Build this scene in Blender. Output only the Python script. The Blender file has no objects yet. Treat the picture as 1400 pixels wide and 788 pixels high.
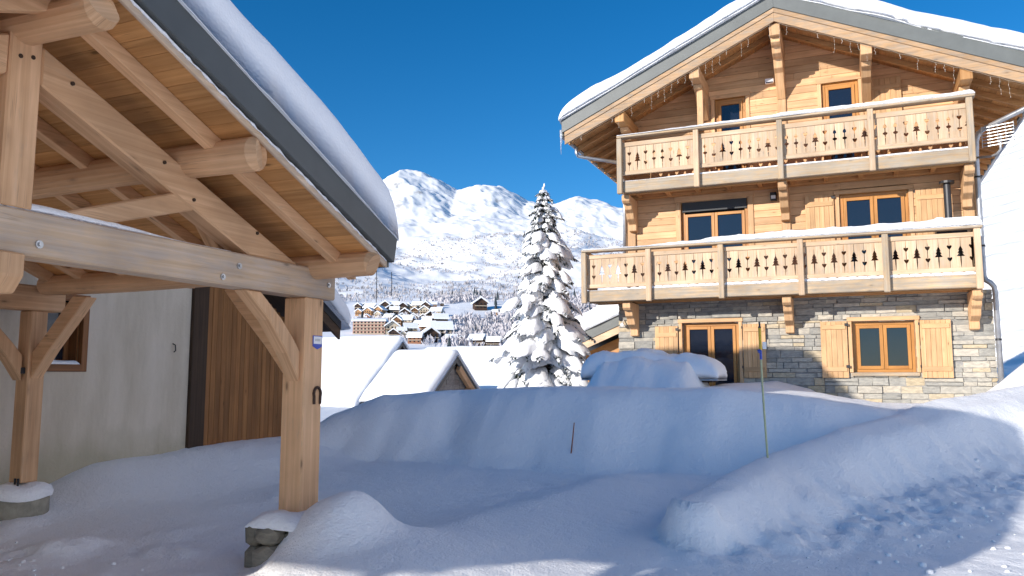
import bpy, bmesh, math, random
import numpy as np
from mathutils import Vector, Matrix
random.seed(7)
S = bpy.context.scene
COL = S.collection
R = math.radians

# ------------------------------------------------------------------ camera, sky, sun, exposure
PHI = R(23)
cu, su = math.cos(PHI), math.sin(PHI)
EYE = 1.65
cam_d = bpy.data.cameras.new('camera'); cam = bpy.data.objects.new('camera', cam_d); COL.objects.link(cam)
cam_d.sensor_width = 36; cam_d.lens = 28; cam_d.clip_end = 20000; cam_d.clip_start = .05
cam.location = (0, 0, EYE); cam.rotation_euler = (R(90) + math.atan((515-394)/1089), 0, 0)
S.camera = cam
SUN_AZ, SUN_EL = R(-129), R(16)
w = bpy.data.worlds.new('World'); S.world = w; w.use_nodes = True
nt = w.node_tree; bg = nt.nodes['Background']; sky = nt.nodes.new('ShaderNodeTexSky')
sky.sky_type = 'NISHITA'; sky.sun_disc = False; sky.sun_elevation = SUN_EL; sky.sun_rotation = SUN_AZ
sky.altitude = 2200; sky.air_density = 1.0; sky.dust_density = 0.15; sky.ozone_density = 3.0
hs_ = nt.nodes.new('ShaderNodeHueSaturation'); hs_.inputs['Saturation'].default_value = 1.31; hs_.inputs['Value'].default_value = 1.0
nt.links.new(sky.outputs[0], hs_.inputs['Color']); nt.links.new(hs_.outputs[0], bg.inputs[0]); bg.inputs[1].default_value = 0.12
sl = bpy.data.lights.new('sun', 'SUN'); sun = bpy.data.objects.new('sun', sl); COL.objects.link(sun)
sl.energy = 4.3; sl.angle = R(.55); sl.color = (1, .925, .835)
sdir = Vector((math.sin(SUN_AZ)*math.cos(SUN_EL), math.cos(SUN_AZ)*math.cos(SUN_EL), math.sin(SUN_EL)))
sun.rotation_euler = sdir.to_track_quat('Z', 'Y').to_euler(); sun.location = sdir*60
S.view_settings.view_transform = 'Standard'; S.view_settings.look = 'None'
S.view_settings.exposure = 0.45; S.view_settings.gamma = 1; S.view_settings.use_curve_mapping = False
S.render.engine = 'CYCLES'
S.cycles.max_bounces = 7; S.cycles.diffuse_bounces = 6; S.cycles.glossy_bounces = 3

# ------------------------------------------------------------------ numpy noise
def _h(ix, iy, s):
    n = (ix.astype(np.int64)*374761393 + iy.astype(np.int64)*668265263 + s*974634777) & 0xffffffff
    n = ((n ^ (n >> 13))*1274126177) & 0xffffffff
    n = n ^ (n >> 16)
    return (n & 0xffff)/65535.0
def vn(x, y, s=0):
    x = np.asarray(x, float); y = np.asarray(y, float)
    ix = np.floor(x); iy = np.floor(y); fx = x-ix; fy = y-iy
    fx = fx*fx*fx*(fx*(fx*6-15)+10); fy = fy*fy*fy*(fy*(fy*6-15)+10)
    a = _h(ix, iy, s); b = _h(ix+1, iy, s); c = _h(ix, iy+1, s); d = _h(ix+1, iy+1, s)
    return (a+(b-a)*fx)+((c+(d-c)*fx)-(a+(b-a)*fx))*fy
def fbm(x, y, o=4, s=0, g=.5):
    x = np.asarray(x, float); y = np.asarray(y, float)
    t = 0*x+0*y; a = 1; n = 0
    for k in range(o):
        t = t+a*(vn(x, y, s+k*17)-.5); n += a; a *= g
        x, y = x*1.93+y*.6+3.1, y*1.93-x*.6+1.7
    return t/n*2
def sm(a, b, x):
    t = np.clip((np.asarray(x, float)-a)/(b-a), 0, 1); return t*t*(3-2*t)

# ------------------------------------------------------------------ materials
MATS = {}
def newmat(name):
    m = bpy.data.materials.new(name); m.use_nodes = True
    n = m.node_tree.nodes; l = m.node_tree.links
    return m, n, l, n['Principled BSDF']
def nd(n, t, **k):
    o = n.new(t)
    for a, v in k.items():
        setattr(o, a, v)
    return o
def ramp(n, stops):
    r = n.new('ShaderNodeValToRGB'); e = r.color_ramp.elements
    while len(e) < len(stops): e.new(.5)
    for i, (p, c) in enumerate(stops):
        e[i].position = p; e[i].color = (*c, 1) if len(c) == 3 else c
    return r
def mix(n, l, a, b, f, bt='MIX'):
    x = n.new('ShaderNodeMix'); x.data_type = 'RGBA'; x.blend_type = bt
    for sock, v in ((x.inputs[0], f), (x.inputs[6], a), (x.inputs[7], b)):
        if hasattr(v, 'links'): l.new(v, sock)
        elif isinstance(v, (int, float)): sock.default_value = v
        else: sock.default_value = (*v, 1)
    return x.outputs[2]
def mathn(n, l, op, a, b=None):
    x = n.new('ShaderNodeMath'); x.operation = op
    for i, v in enumerate((a, b)):
        if v is None: continue
        if hasattr(v, 'links'): l.new(v, x.inputs[i])
        else: x.inputs[i].default_value = v
    return x.outputs[0]

def wood(name, light, dark, weather=0., rough=.6, grain=1., knots=.8, greycol=(.36, .31, .25), tonevar=.35, gloss=.3, cracks=.45):
    m, n, l, p = newmat(name)
    uv = nd(n, 'ShaderNodeUVMap', uv_map='UVMap')
    mp = n.new('ShaderNodeMapping'); mp.inputs['Scale'].default_value = (.75, 24, 1); l.new(uv.outputs[0], mp.inputs[0])
    n1 = n.new('ShaderNodeTexNoise'); n1.inputs['Scale'].default_value = 1.0; n1.inputs['Detail'].default_value = 7; n1.inputs['Roughness'].default_value = .62; n1.inputs['Distortion'].default_value = .35
    l.new(mp.outputs[0], n1.inputs['Vector'])
    r1 = ramp(n, [(.3, dark), (.52, [(a+b)/2 for a, b in zip(light, dark)]), (.68, light)]); l.new(n1.outputs[0], r1.inputs[0])
    # knots: small dark ellipses along the grain
    mk = n.new('ShaderNodeMapping'); mk.inputs['Scale'].default_value = (2.6, 8.0, 1); l.new(uv.outputs[0], mk.inputs[0])
    vo = n.new('ShaderNodeTexVoronoi'); vo.inputs['Scale'].default_value = 1; vo.inputs['Randomness'].default_value = 1; l.new(mk.outputs[0], vo.inputs['Vector'])
    kr = ramp(n, [(0., (1, 1, 1)), (.06, (1, 1, 1)), (.13, (.25, .25, .25)), (.24, (0, 0, 0))]); l.new(vo.outputs['Distance'], kr.inputs[0])
    sep = n.new('ShaderNodeSeparateColor'); l.new(vo.outputs['Color'], sep.inputs[0])
    has = mathn(n, l, 'GREATER_THAN', sep.outputs[0], .5)
    kf = mathn(n, l, 'MULTIPLY', mathn(n, l, 'MULTIPLY', kr.outputs[0], has), knots)
    c = mix(n, l, r1.outputs[0], [x*.28 for x in dark], kf)
    mc = n.new('ShaderNodeMapping'); mc.inputs['Scale'].default_value = (.55, 26, 1); mc.inputs['Location'].default_value = (3.3, 7.7, 0); l.new(uv.outputs[0], mc.inputs[0])
    nc = n.new('ShaderNodeTexNoise'); nc.inputs['Scale'].default_value = 1.; nc.inputs['Detail'].default_value = 2; l.new(mc.outputs[0], nc.inputs['Vector'])
    cr = ramp(n, [(.485, (0, 0, 0)), (.5, (1, 1, 1)), (.515, (0, 0, 0))]); l.new(nc.outputs[0], cr.inputs[0])
    nm = n.new('ShaderNodeTexNoise'); nm.inputs['Scale'].default_value = 1.6; l.new(uv.outputs[0], nm.inputs['Vector'])
    cm = ramp(n, [(.52, (0, 0, 0)), (.60, (1, 1, 1))]); l.new(nm.outputs[0], cm.inputs[0])
    crk = mathn(n, l, 'MULTIPLY', mathn(n, l, 'MULTIPLY', cr.outputs[0], cm.outputs[0]), cracks)
    c = mix(n, l, c, [x*.3 for x in dark], crk)
    # board to board tone
    at = nd(n, 'ShaderNodeAttribute', attribute_name='tone')
    tr = mathn(n, l, 'ADD', mathn(n, l, 'MULTIPLY', at.outputs['Fac'], tonevar), 1-tonevar*.5)
    hs = n.new('ShaderNodeHueSaturation'); l.new(tr, hs.inputs['Value']); l.new(c, hs.inputs['Color'])
    c = hs.outputs[0]
    # big soft blotches
    n2 = n.new('ShaderNodeTexNoise'); n2.inputs['Scale'].default_value = 1.3; n2.inputs['Detail'].default_value = 4
    l.new(uv.outputs[0], n2.inputs['Vector'])
    if weather > 0:
        mw = n.new('ShaderNodeMapping'); mw.inputs['Scale'].default_value = (1.6, 7, 1); l.new(uv.outputs[0], mw.inputs[0])
        n3 = n.new('ShaderNodeTexNoise'); n3.inputs['Scale'].default_value = 1.6; n3.inputs['Detail'].default_value = 6; n3.inputs['Roughness'].default_value = .7; l.new(mw.outputs[0], n3.inputs['Vector'])
        wr = ramp(n, [(.62-weather*.45, (0, 0, 0)), (.86-weather*.45, (1, 1, 1))]); l.new(n3.outputs[0], wr.inputs[0])
        gn = mix(n, l, [x*.55 for x in greycol], greycol, n1.outputs[0])
        c = mix(n, l, c, gn, mathn(n, l, 'MULTIPLY', wr.outputs[0], min(1, .5+weather*.5)))
    br = ramp(n, [(.3, (.78, .78, .78)), (.7, (1.1, 1.1, 1.1))]); l.new(n2.outputs[0], br.inputs[0])
    c = mix(n, l, c, br.outputs[0], 1., 'MULTIPLY')
    l.new(c, p.inputs['Base Color']); p.inputs['Roughness'].default_value = rough; p.inputs['Specular IOR Level'].default_value = gloss
    bp = n.new('ShaderNodeBump'); bp.inputs['Strength'].default_value = .25*grain; bp.inputs['Distance'].default_value = .01
    l.new(n1.outputs[0], bp.inputs['Height']); l.new(bp.outputs[0], p.inputs['Normal'])
    MATS[name] = m; return m

def snowmat(name, rough_scale=14., bump=.35, col=(.94, .95, .965), big=0.):
    m, n, l, p = newmat(name)
    p.inputs['Base Color'].default_value = (*col, 1); p.inputs['Roughness'].default_value = .55
    p.inputs['Specular IOR Level'].default_value = .25
    p.inputs['Subsurface Weight'].default_value = .0
    tc = n.new('ShaderNodeTexCoord')
    a = n.new('ShaderNodeTexNoise'); a.inputs['Scale'].default_value = rough_scale; a.inputs['Detail'].default_value = 6; a.inputs['Roughness'].default_value = .65
    b = n.new('ShaderNodeTexNoise'); b.inputs['Scale'].default_value = 48; b.inputs['Detail'].default_value = 4
    l.new(tc.outputs['Object'], a.inputs['Vector']); l.new(tc.outputs['Object'], b.inputs['Vector'])
    s = mathn(n, l, 'ADD', a.outputs[0], mathn(n, l, 'MULTIPLY', b.outputs[0], .5))
    bp = n.new('ShaderNodeBump'); bp.inputs['Strength'].default_value = bump; bp.inputs['Distance'].default_value = .04
    l.new(s, bp.inputs['Height']); l.new(bp.outputs[0], p.inputs['Normal'])
    MATS[name] = m; return m

def plain(name, col, rough=.5, metal=0., spec=.5, noise=0., nscale=8., bump=0.):
    m, n, l, p = newmat(name)
    p.inputs['Roughness'].default_value = rough; p.inputs['Metallic'].default_value = metal; p.inputs['Specular IOR Level'].default_value = spec
    tc = n.new('ShaderNodeTexCoord')
    a = n.new('ShaderNodeTexNoise'); a.inputs['Scale'].default_value = nscale; a.inputs['Detail'].default_value = 6; a.inputs['Roughness'].default_value = .6
    l.new(tc.outputs['Object'], a.inputs['Vector'])
    r = ramp(n, [(.3, [x*(1-noise) for x in col]), (.7, [min(1, x*(1+noise*.6)) for x in col])]); l.new(a.outputs[0], r.inputs[0])
    l.new(r.outputs[0], p.inputs['Base Color'])
    if bump:
        bp = n.new('ShaderNodeBump'); bp.inputs['Strength'].default_value = bump; bp.inputs['Distance'].default_value = .02
        l.new(a.outputs[0], bp.inputs['Height']); l.new(bp.outputs[0], p.inputs['Normal'])
    MATS[name] = m; return m

def stonemat(name, stops, bump=.6):
    m, n, l, p = newmat(name)
    at = nd(n, 'ShaderNodeAttribute', attribute_name='tone')
    r = ramp(n, stops); l.new(at.outputs['Fac'], r.inputs[0])
    tc = n.new('ShaderNodeTexCoord')
    mp = n.new('ShaderNodeMapping'); mp.inputs['Scale'].default_value = (1, 1, 2.6); l.new(tc.outputs['Object'], mp.inputs[0])
    a = n.new('ShaderNodeTexNoise'); a.inputs['Scale'].default_value = 7; a.inputs['Detail'].default_value = 8; a.inputs['Roughness'].default_value = .7; l.new(mp.outputs[0], a.inputs['Vector'])
    r2 = ramp(n, [(.25, (.5, .5, .52)), (.55, (.95, .95, .95)), (.75, (1.25, 1.2, 1.1))]); l.new(a.outputs[0], r2.inputs[0])
    c = mix(n, l, r.outputs[0], r2.outputs[0], 1., 'MULTIPLY'); l.new(c, p.inputs['Base Color'])
    p.inputs['Roughness'].default_value = .85
    bp = n.new('ShaderNodeBump'); bp.inputs['Strength'].default_value = bump; bp.inputs['Distance'].default_value = .02
    l.new(a.outputs[0], bp.inputs['Height']); l.new(bp.outputs[0], p.inputs['Normal'])
    MATS[name] = m; return m

wood('carport_pine', (.75, .47, .27), (.55, .315, .16), .10, rough=.6, tonevar=.25, greycol=(.42, .36, .29))
wood('tie_pine', (.70, .52, .36), (.52, .36, .22), .5, rough=.65, greycol=(.58, .49, .42))
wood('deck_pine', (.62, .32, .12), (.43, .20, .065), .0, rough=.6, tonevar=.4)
wood('facade_spruce', (.73, .47, .265), (.58, .335, .16), .06, tonevar=.34, greycol=(.5, .36, .22), knots=.6)
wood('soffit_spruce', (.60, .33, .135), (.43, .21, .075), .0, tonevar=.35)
wood('balcony_board', (.66, .49, .335), (.52, .355, .215), .28, tonevar=.36, greycol=(.56, .51, .43), knots=.5)
wood('weathered', (.62, .45, .27), (.42, .28, .15), .62, tonevar=.25, greycol=(.45, .40, .33))
wood('shutter_pine', (.69, .44, .24), (.55, .32, .145), .0, tonevar=.22)
wood('window_orange', (.58, .28, .07), (.42, .17, .035), .0, rough=.35, knots=.2, tonevar=.1, gloss=.5)
wood('window_brown', (.34, .145, .05), (.2, .075, .024), .0, rough=.4, knots=.3)
wood('plank_brown', (.36, .165, .055), (.235, .098, .032), .0, tonevar=.35)
wood('dark_brown', (.085, .05, .028), (.04, .023, .014), .0, knots=.2)
wood('barge_wood', (.58, .38, .22), (.42, .25, .12), .45, greycol=(.36, .32, .27))
snowmat('snow', 11, .6); snowmat('snow_roof', 6, .25); snowmat('snow_fluffy', 22, .6); snowmat('snow_far', .6, .2)
plain('fascia_grey', (.075, .082, .082), .45, .0, .4, .12, 3)
plain('fascia_green', (.13, .14, .135), .5, .0, .4, .12, 3)
plain('dark_metal', (.03, .03, .033), .45, .3, .5, .2)
plain('zinc', (.42, .43, .45), .38, .7, .5, .2, 5)
plain('steel', (.5, .5, .5), .35, .9, .5, .1)
def stuccomat():
    m, n, l, p = newmat('stucco'); p.inputs['Roughness'].default_value = .9; p.inputs['Specular IOR Level'].default_value = .2
    tc = n.new('ShaderNodeTexCoord'); mp = n.new('ShaderNodeMapping'); mp.inputs['Scale'].default_value = (1, 1.7, .35); l.new(tc.outputs['Object'], mp.inputs[0])
    a = n.new('ShaderNodeTexNoise'); a.inputs['Scale'].default_value = 1.6; a.inputs['Detail'].default_value = 7; a.inputs['Roughness'].default_value = .65; l.new(mp.outputs[0], a.inputs['Vector'])
    r = ramp(n, [(.3, (.50, .43, .33)), (.55, (.62, .545, .44)), (.75, (.68, .60, .50))]); l.new(a.outputs[0], r.inputs[0])
    # damp, mossy stain band above the ground
    sx = n.new('ShaderNodeSeparateXYZ'); l.new(tc.outputs['Object'], sx.inputs[0])
    b = n.new('ShaderNodeTexNoise'); b.inputs['Scale'].default_value = 2.4; b.inputs['Detail'].default_value = 6; l.new(tc.outputs['Object'], b.inputs['Vector'])
    v = mathn(n, l, 'SUBTRACT', mathn(n, l, 'ADD', .62, mathn(n, l, 'MULTIPLY', b.outputs[0], .75)), sx.outputs[2])
    sr = ramp(n, [(.0, (0, 0, 0)), (.45, (1, 1, 1))]); l.new(v, sr.inputs[0])
    c = mix(n, l, r.outputs[0], (.34, .31, .20), mathn(n, l, 'MULTIPLY', sr.outputs[0], .55)); l.new(c, p.inputs['Base Color'])
    f = n.new('ShaderNodeTexNoise'); f.inputs['Scale'].default_value = 26; f.inputs['Detail'].default_value = 4; l.new(tc.outputs['Object'], f.inputs['Vector'])
    bp = n.new('ShaderNodeBump'); bp.inputs['Strength'].default_value = .5; bp.inputs['Distance'].default_value = .02; l.new(f.outputs[0], bp.inputs['Height']); l.new(bp.outputs[0], p.inputs['Normal'])
    MATS['stucco'] = m
stuccomat()
plain('far_plaster', (.62, .56, .5), .9, 0, .2, .1)
plain('white_wall', (.72, .72, .74), .9, 0, .2, .08)
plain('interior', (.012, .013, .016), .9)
plain('curtain', (.5, .5, .52), .9)
plain('concrete', (.33, .31, .25), .9, 0, .2, .25, 9, .4)
plain('rust', (.09, .055, .04), .7, .5, .4, .4, 30)
plain('blind', (.035, .038, .042), .6)
plain('white_plastic', (.8, .8, .8), .4)
plain('blue_plastic', (.03, .07, .42), .4)
plain('yellow_plastic', (.72, .46, .03), .45)
plain('pole_green', (.50, .52, .30), .5, 0, .4, .15, 20)
plain('stick_red', (.30, .10, .05), .6)
plain('fairy_wire', (.5, .42, .33), .5)
plain('bulb', (.6, .55, .48), .2)
plain('bark', (.07, .05, .035), .9, 0, .2, .4, 12, .5)
plain('needles', (.030, .052, .042), .7, 0, .2, .35, 3)
plain('scrub', (.46, .43, .43), .9, 0, .1, .3, .05)
plain('frost_tree', (.60, .57, .59), .9, 0, .1, .25, .05)
plain('dark_fir', (.07, .09, .10), .9, 0, .1, .3, .05)
plain('black_rubber', (.02, .02, .02), .6)
stonemat('ledge_stone', [(0, (.30, .295, .27)), (.3, (.40, .385, .34)), (.55, (.48, .445, .375)), (.85, (.56, .51, .42)), (.95, (.50, .41, .27)), (1, (.55, .46, .32))])
stonemat('field_stone', [(0, (.17, .155, .115)), (1, (.33, .29, .22))])
stonemat('grey_stone', [(0, (.27, .26, .25)), (1, (.38, .37, .35))])
def glassmat(name, base=(.010, .014, .025), ref=.5):
    m, n, l, p = newmat(name)
    p.inputs['Base Color'].default_value = (*base, 1); p.inputs['Roughness'].default_value = .03
    p.inputs['Specular IOR Level'].default_value = ref; p.inputs['IOR'].default_value = 1.52
    tc = n.new('ShaderNodeTexCoord'); a = n.new('ShaderNodeTexNoise'); a.inputs['Scale'].default_value = 1.2
    l.new(tc.outputs['Object'], a.inputs['Vector'])
    bp = n.new('ShaderNodeBump'); bp.inputs['Strength'].default_value = .03; bp.inputs['Distance'].default_value = .05
    l.new(a.outputs[0], bp.inputs['Height']); l.new(bp.outputs[0], p.inputs['Normal'])
    MATS[name] = m
glassmat('glass', ref=.65)
def icemat():
    m, n, l, p = newmat('ice')
    p.inputs['Base Color'].default_value = (.9, .95, 1, 1); p.inputs['Roughness'].default_value = .12; p.inputs['IOR'].default_value = 1.31
    p.inputs['Transmission Weight'].default_value = .75
    MATS['ice'] = m
icemat()

def mountain_mat():
    m, n, l, p = newmat('mountain_snow')
    p.inputs['Roughness'].default_value = .8; p.inputs['Specular IOR Level'].default_value = .1
    geo = n.new('ShaderNodeNewGeometry'); tc = n.new('ShaderNodeTexCoord')
    sx = n.new('ShaderNodeSeparateXYZ'); l.new(geo.outputs['Normal'], sx.inputs[0])
    a = n.new('ShaderNodeTexNoise'); a.inputs['Scale'].default_value = .012; a.inputs['Detail'].default_value = 9; a.inputs['Roughness'].default_value = .68
    l.new(tc.outputs['Object'], a.inputs['Vector'])
    v = mathn(n, l, 'SUBTRACT', mathn(n, l, 'MULTIPLY', a.outputs[0], 1.25), sx.outputs[2])
    r = ramp(n, [(.0, (0, 0, 0)), (.16, (1, 1, 1))]); l.new(v, r.inputs[0])
    b = n.new('ShaderNodeTexNoise'); b.inputs['Scale'].default_value = .05; b.inputs['Detail'].default_value = 5; l.new(tc.outputs['Object'], b.inputs['Vector'])
    rc = ramp(n, [(.35, (.16, .15, .15)), (.65, (.33, .31, .30))]); l.new(b.outputs[0], rc.inputs[0])
    c = mix(n, l, (.95, .955, .965), rc.outputs[0], mathn(n, l, 'MULTIPLY', r.outputs[0], .7))
    l.new(c, p.inputs['Base Color'])
    bp = n.new('ShaderNodeBump'); bp.inputs['Strength'].default_value = .22; bp.inputs['Distance'].default_value = 5
    l.new(a.outputs[0], bp.inputs['Height']); l.new(bp.outputs[0], p.inputs['Normal'])
    MATS['mountain_snow'] = m
mountain_mat()
def hill_mat():
    m, n, l, p = newmat('piste_snow')
    p.inputs['Base Color'].default_value = (.945, .95, .96, 1); p.inputs['Roughness'].default_value = .6; p.inputs['Specular IOR Level'].default_value = .2
    tc = n.new('ShaderNodeTexCoord'); wv = n.new('ShaderNodeTexWave'); wv.inputs['Scale'].default_value = .35; wv.inputs['Distortion'].default_value = 3; wv.inputs['Detail'].default_value = 3; wv.bands_direction = 'Z'
    l.new(tc.outputs['Object'], wv.inputs['Vector'])
    bp = n.new('ShaderNodeBump'); bp.inputs['Strength'].default_value = .5; bp.inputs['Distance'].default_value = .5
    l.new(wv.outputs['Fac'], bp.inputs['Height']); l.new(bp.outputs[0], p.inputs['Normal'])
    MATS['piste_snow'] = m
hill_mat()

# ------------------------------------------------------------------ mesh builder
class MB:
    """Collects faces with a grain-aligned UV and a per-piece tone; build() links ONE mesh object."""
    def __init__(s): s.v = []; s.f = []; s.uv = []; s.t = []
    def face(s, idx, uv=None, tone=.5):
        s.f.append(tuple(idx)); s.t.append(tone)
        s.uv.append(uv if uv else [(0, 0)]*len(idx))
    def quadbox(s, c8, L, W, H, tone=None):
        # c8 order: x-,x+ ; y-,y+ ; z-,z+ with x the grain
        if tone is None: tone = random.random()
        b = len(s.v); s.v += [tuple(c) for c in c8]
        ou, ov = random.uniform(0, 50), random.uniform(0, 50)
        def q(ids, uv): s.face([b+i for i in ids], [(ou+x, ov+y) for x, y in uv], tone)
        q((0, 4, 6, 2), ((0, 0), (W*.3, 0), (W*.3, H), (0, H))) if False else None
        # indices: bit0 x, bit1 y, bit2 z
        q((0, 1, 5, 4), ((0, 0), (L, 0), (L, H), (0, H)))                      # y-
        q((3, 2, 6, 7), ((L, W+H), (0, W+H), (0, W+2*H), (L, W+2*H)))          # y+
        q((4, 5, 7, 6), ((0, H), (L, H), (L, H+W), (0, H+W)))                  # z+
        q((0, 2, 3, 1), ((0, 3*H+W), (0, 3*H+2*W), (L, 3*H+2*W), (L, 3*H+W)))  # z-
        q((0, 4, 6, 2), ((0, 0), (0, H), (W*.2, H), (W*.2, 0)))                # x-
        q((1, 3, 7, 5), ((L, 0), (L+W*.2, 0), (L+W*.2, H), (L, H)))            # x+
    def box(s, x0, x1, y0, y1, z0, z1, tone=None, grain=None):
        d = (abs(x1-x0), abs(y1-y0), abs(z1-z0))
        g = d.index(max(d)) if grain is None else 'xyz'.index(grain)
        lo = (min(x0, x1), min(y0, y1), min(z0, z1)); hi = (max(x0, x1), max(y0, y1), max(z0, z1))
        o = [(0, 1, 2), (1, 2, 0), (2, 0, 1)][g]
        c = []
        for k in range(8):
            p = [0, 0, 0]
            for bit in range(3):
                ax = o[bit]; p[ax] = hi[ax] if (k >> bit) & 1 else lo[ax]
            c.append(p)
        s.quadbox(c, d[o[0]], d[o[1]], d[o[2]], tone)
    def beam(s, a, b, w_, h_, up=(0, 0, 1), tone=None, w2=None, h2=None):
        a = Vector(a); b = Vector(b); x = (b-a).normalized(); up = Vector(up)
        y = up.cross(x)
        if y.length < 1e-5: y = Vector((0, 1, 0)).cross(x)
        y.normalize(); z = x.cross(y); c = []
        for k in range(8):
            p = b if k & 1 else a
            ww = (w2 if (k & 1 and w2) else w_)/2; hh = (h2 if (k & 1 and h2) else h_)/2
            c.append(p + y*(ww if k & 2 else -ww) + z*(hh if k & 4 else -hh))
        s.quadbox(c, (b-a).length, w_, h_, tone)
    def tube(s, pts, r, n=8, tone=.5, cap=True):
        pts = [Vector(p) for p in pts]; rr = r if isinstance(r, (list, tuple)) else [r]*len(pts)
        b = len(s.v); L = 0; ov = random.uniform(0, 30); ou = random.uniform(0, 30); Ls = []
        prev = None
        for i, p in enumerate(pts):
            t = (pts[min(i+1, len(pts)-1)]-pts[max(i-1, 0)]).normalized()
            ref = Vector((0, 0, 1)) if abs(t.z) < .9 else Vector((1, 0, 0))
            if prev is None: y = ref.cross(t).normalized()
            else:
                y = prev-t*prev.dot(t); y.normalize()
            prev = y; z = t.cross(y)
            if i: L += (pts[i]-pts[i-1]).length
            Ls.append(L)
            for k in range(n):
                a = 2*math.pi*k/n
                s.v.append(tuple(p+y*math.cos(a)*rr[i]+z*math.sin(a)*rr[i]))
        for i in range(len(pts)-1):
            for k in range(n):
                k2 = (k+1) % n; c = 2*math.pi*max(rr)/n
                s.face((b+i*n+k, b+i*n+k2, b+(i+1)*n+k2, b+(i+1)*n+k),
                       [(ou+Ls[i], ov+k*c), (ou+Ls[i], ov+k*c+c), (ou+Ls[i+1], ov+k*c+c), (ou+Ls[i+1], ov+k*c)], tone)
        if cap:
            uvc = [(ou+math.cos(2*math.pi*k/n)*rr[0]*.3, ov+math.sin(2*math.pi*k/n)*rr[0]) for k in range(n)]
            s.face([b+k for k in reversed(range(n))], uvc, tone)
            e = b+(len(pts)-1)*n; s.face([e+k for k in range(n)], uvc, tone)
    def prism(s, poly, axis, a0, a1, tone=None, grain=0):
        """poly: 2D outline; axis 'x': poly is (y,z) extruded over x; 'y': (x,z) over y; 'z': (x,y) over z."""
        if tone is None: tone = random.random()
        area = sum(poly[i][0]*poly[(i+1) % len(poly)][1]-poly[(i+1) % len(poly)][0]*poly[i][1] for i in range(len(poly)))
        if area < 0: poly = poly[::-1]
        n = len(poly); b = len(s.v); ou, ov = random.uniform(0, 50), random.uniform(0, 50)
        def P(q, a):
            return {'x': (a, q[0], q[1]), 'y': (q[0], a, q[1]), 'z': (q[0], q[1], a)}[axis]
        for a in (a0, a1):
            for q in poly: s.v.append(P(q, a))
        def uvp(q): return (ou+q[grain], ov+q[1-grain])
        flip = (axis == 'y')
        f0 = list(range(n)); f1 = [n+i for i in range(n)]
        lowfirst = a0 < a1
        A = [b+i for i in reversed(f0)]; B = [b+i for i in f1]
        uA = [uvp(q) for q in reversed(poly)]; uB = [uvp(q) for q in poly]
        inv = (flip == lowfirst)
        if inv: A.reverse(); B.reverse(); uA.reverse(); uB.reverse()
        s.face(A, uA, tone); s.face(B, uB, tone)
        w_ = abs(a1-a0)
        for i in range(n):
            j = (i+1) % n
            ids = [b+i, b+j, b+n+j, b+n+i]
            l_ = math.hypot(poly[j][0]-poly[i][0], poly[j][1]-poly[i][1])
            if grain == 0: uv = [(ou, ov), (ou+l_, ov), (ou+l_, ov+w_), (ou, ov+w_)]
            else: uv = [(ou, ov), (ou+l_, ov), (ou+l_, ov+w_), (ou, ov+w_)]
            if inv: ids.reverse(); uv.reverse()
            s.face(ids, uv, tone)
    def grid(s, P, uvs=None, tone=.5, flip=False):
        """P: array (n,m,3)."""
        n, m = P.shape[:2]; b = len(s.v); s.v += [tuple(map(float, p)) for p in P.reshape(-1, 3)]
        for i in range(n-1):
            for j in range(m-1):
                q = [b+i*m+j, b+(i+1)*m+j, b+(i+1)*m+j+1, b+i*m+j+1]
                if flip: q.reverse()
                s.face(q, None, tone)
    def build(s, name, mat, parent=None, bevel=0, smooth=False, origin=(0, 0, 0)):
        me = bpy.data.meshes.new(name)
        o3 = Vector(origin)
        me.from_pydata([tuple(Vector(v)-o3) for v in s.v], [], s.f)
        uvl = me.uv_layers.new(name='UVMap')
        flat = np.array([c for u in s.uv for c in u], dtype=np.float32).ravel()
        uvl.data.foreach_set('uv', flat)
        at = me.attributes.new('tone', 'FLOAT', 'FACE'); at.data.foreach_set('value', np.array(s.t, dtype=np.float32))
        if bevel:
            bm = bmesh.new(); bm.from_mesh(me)
            bmesh.ops.bevel(bm, geom=[e for e in bm.edges if e.is_manifold and e.calc_face_angle(0) > .6], offset=bevel, segments=1, affect='EDGES', clamp_overlap=True)
            bm.to_mesh(me); bm.free()
        me.materials.append(MATS[mat] if isinstance(mat, str) else mat)
        if smooth: me.shade_smooth()
        o = bpy.data.objects.new(name, me); COL.objects.link(o)
        if parent: o.parent = parent
        return o

def arr_mesh(name, V, F, mat, parent=None, smooth=True):
    me = bpy.data.meshes.new(name)
    V = np.asarray(V, np.float32); F = np.asarray(F, np.int32)
    me.vertices.add(len(V)); me.vertices.foreach_set('co', V.ravel())
    k = F.shape[1]
    me.loops.add(F.size); me.loops.foreach_set('vertex_index', F.ravel())
    me.polygons.add(len(F)); me.polygons.foreach_set('loop_start', np.arange(0, F.size, k, dtype=np.int32))
    me.update(calc_edges=True); me.validate()
    if smooth: me.shade_smooth()
    me.materials.append(MATS[mat])
    o = bpy.data.objects.new(name, me); COL.objects.link(o)
    if parent: o.parent = parent
    return o
def grid_faces(n, m):
    i, j = np.meshgrid(np.arange(n-1), np.arange(m-1), indexing='ij')
    a = (i*m+j).ravel(); return np.stack([a, a+m, a+m+1, a+1], 1)

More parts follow.
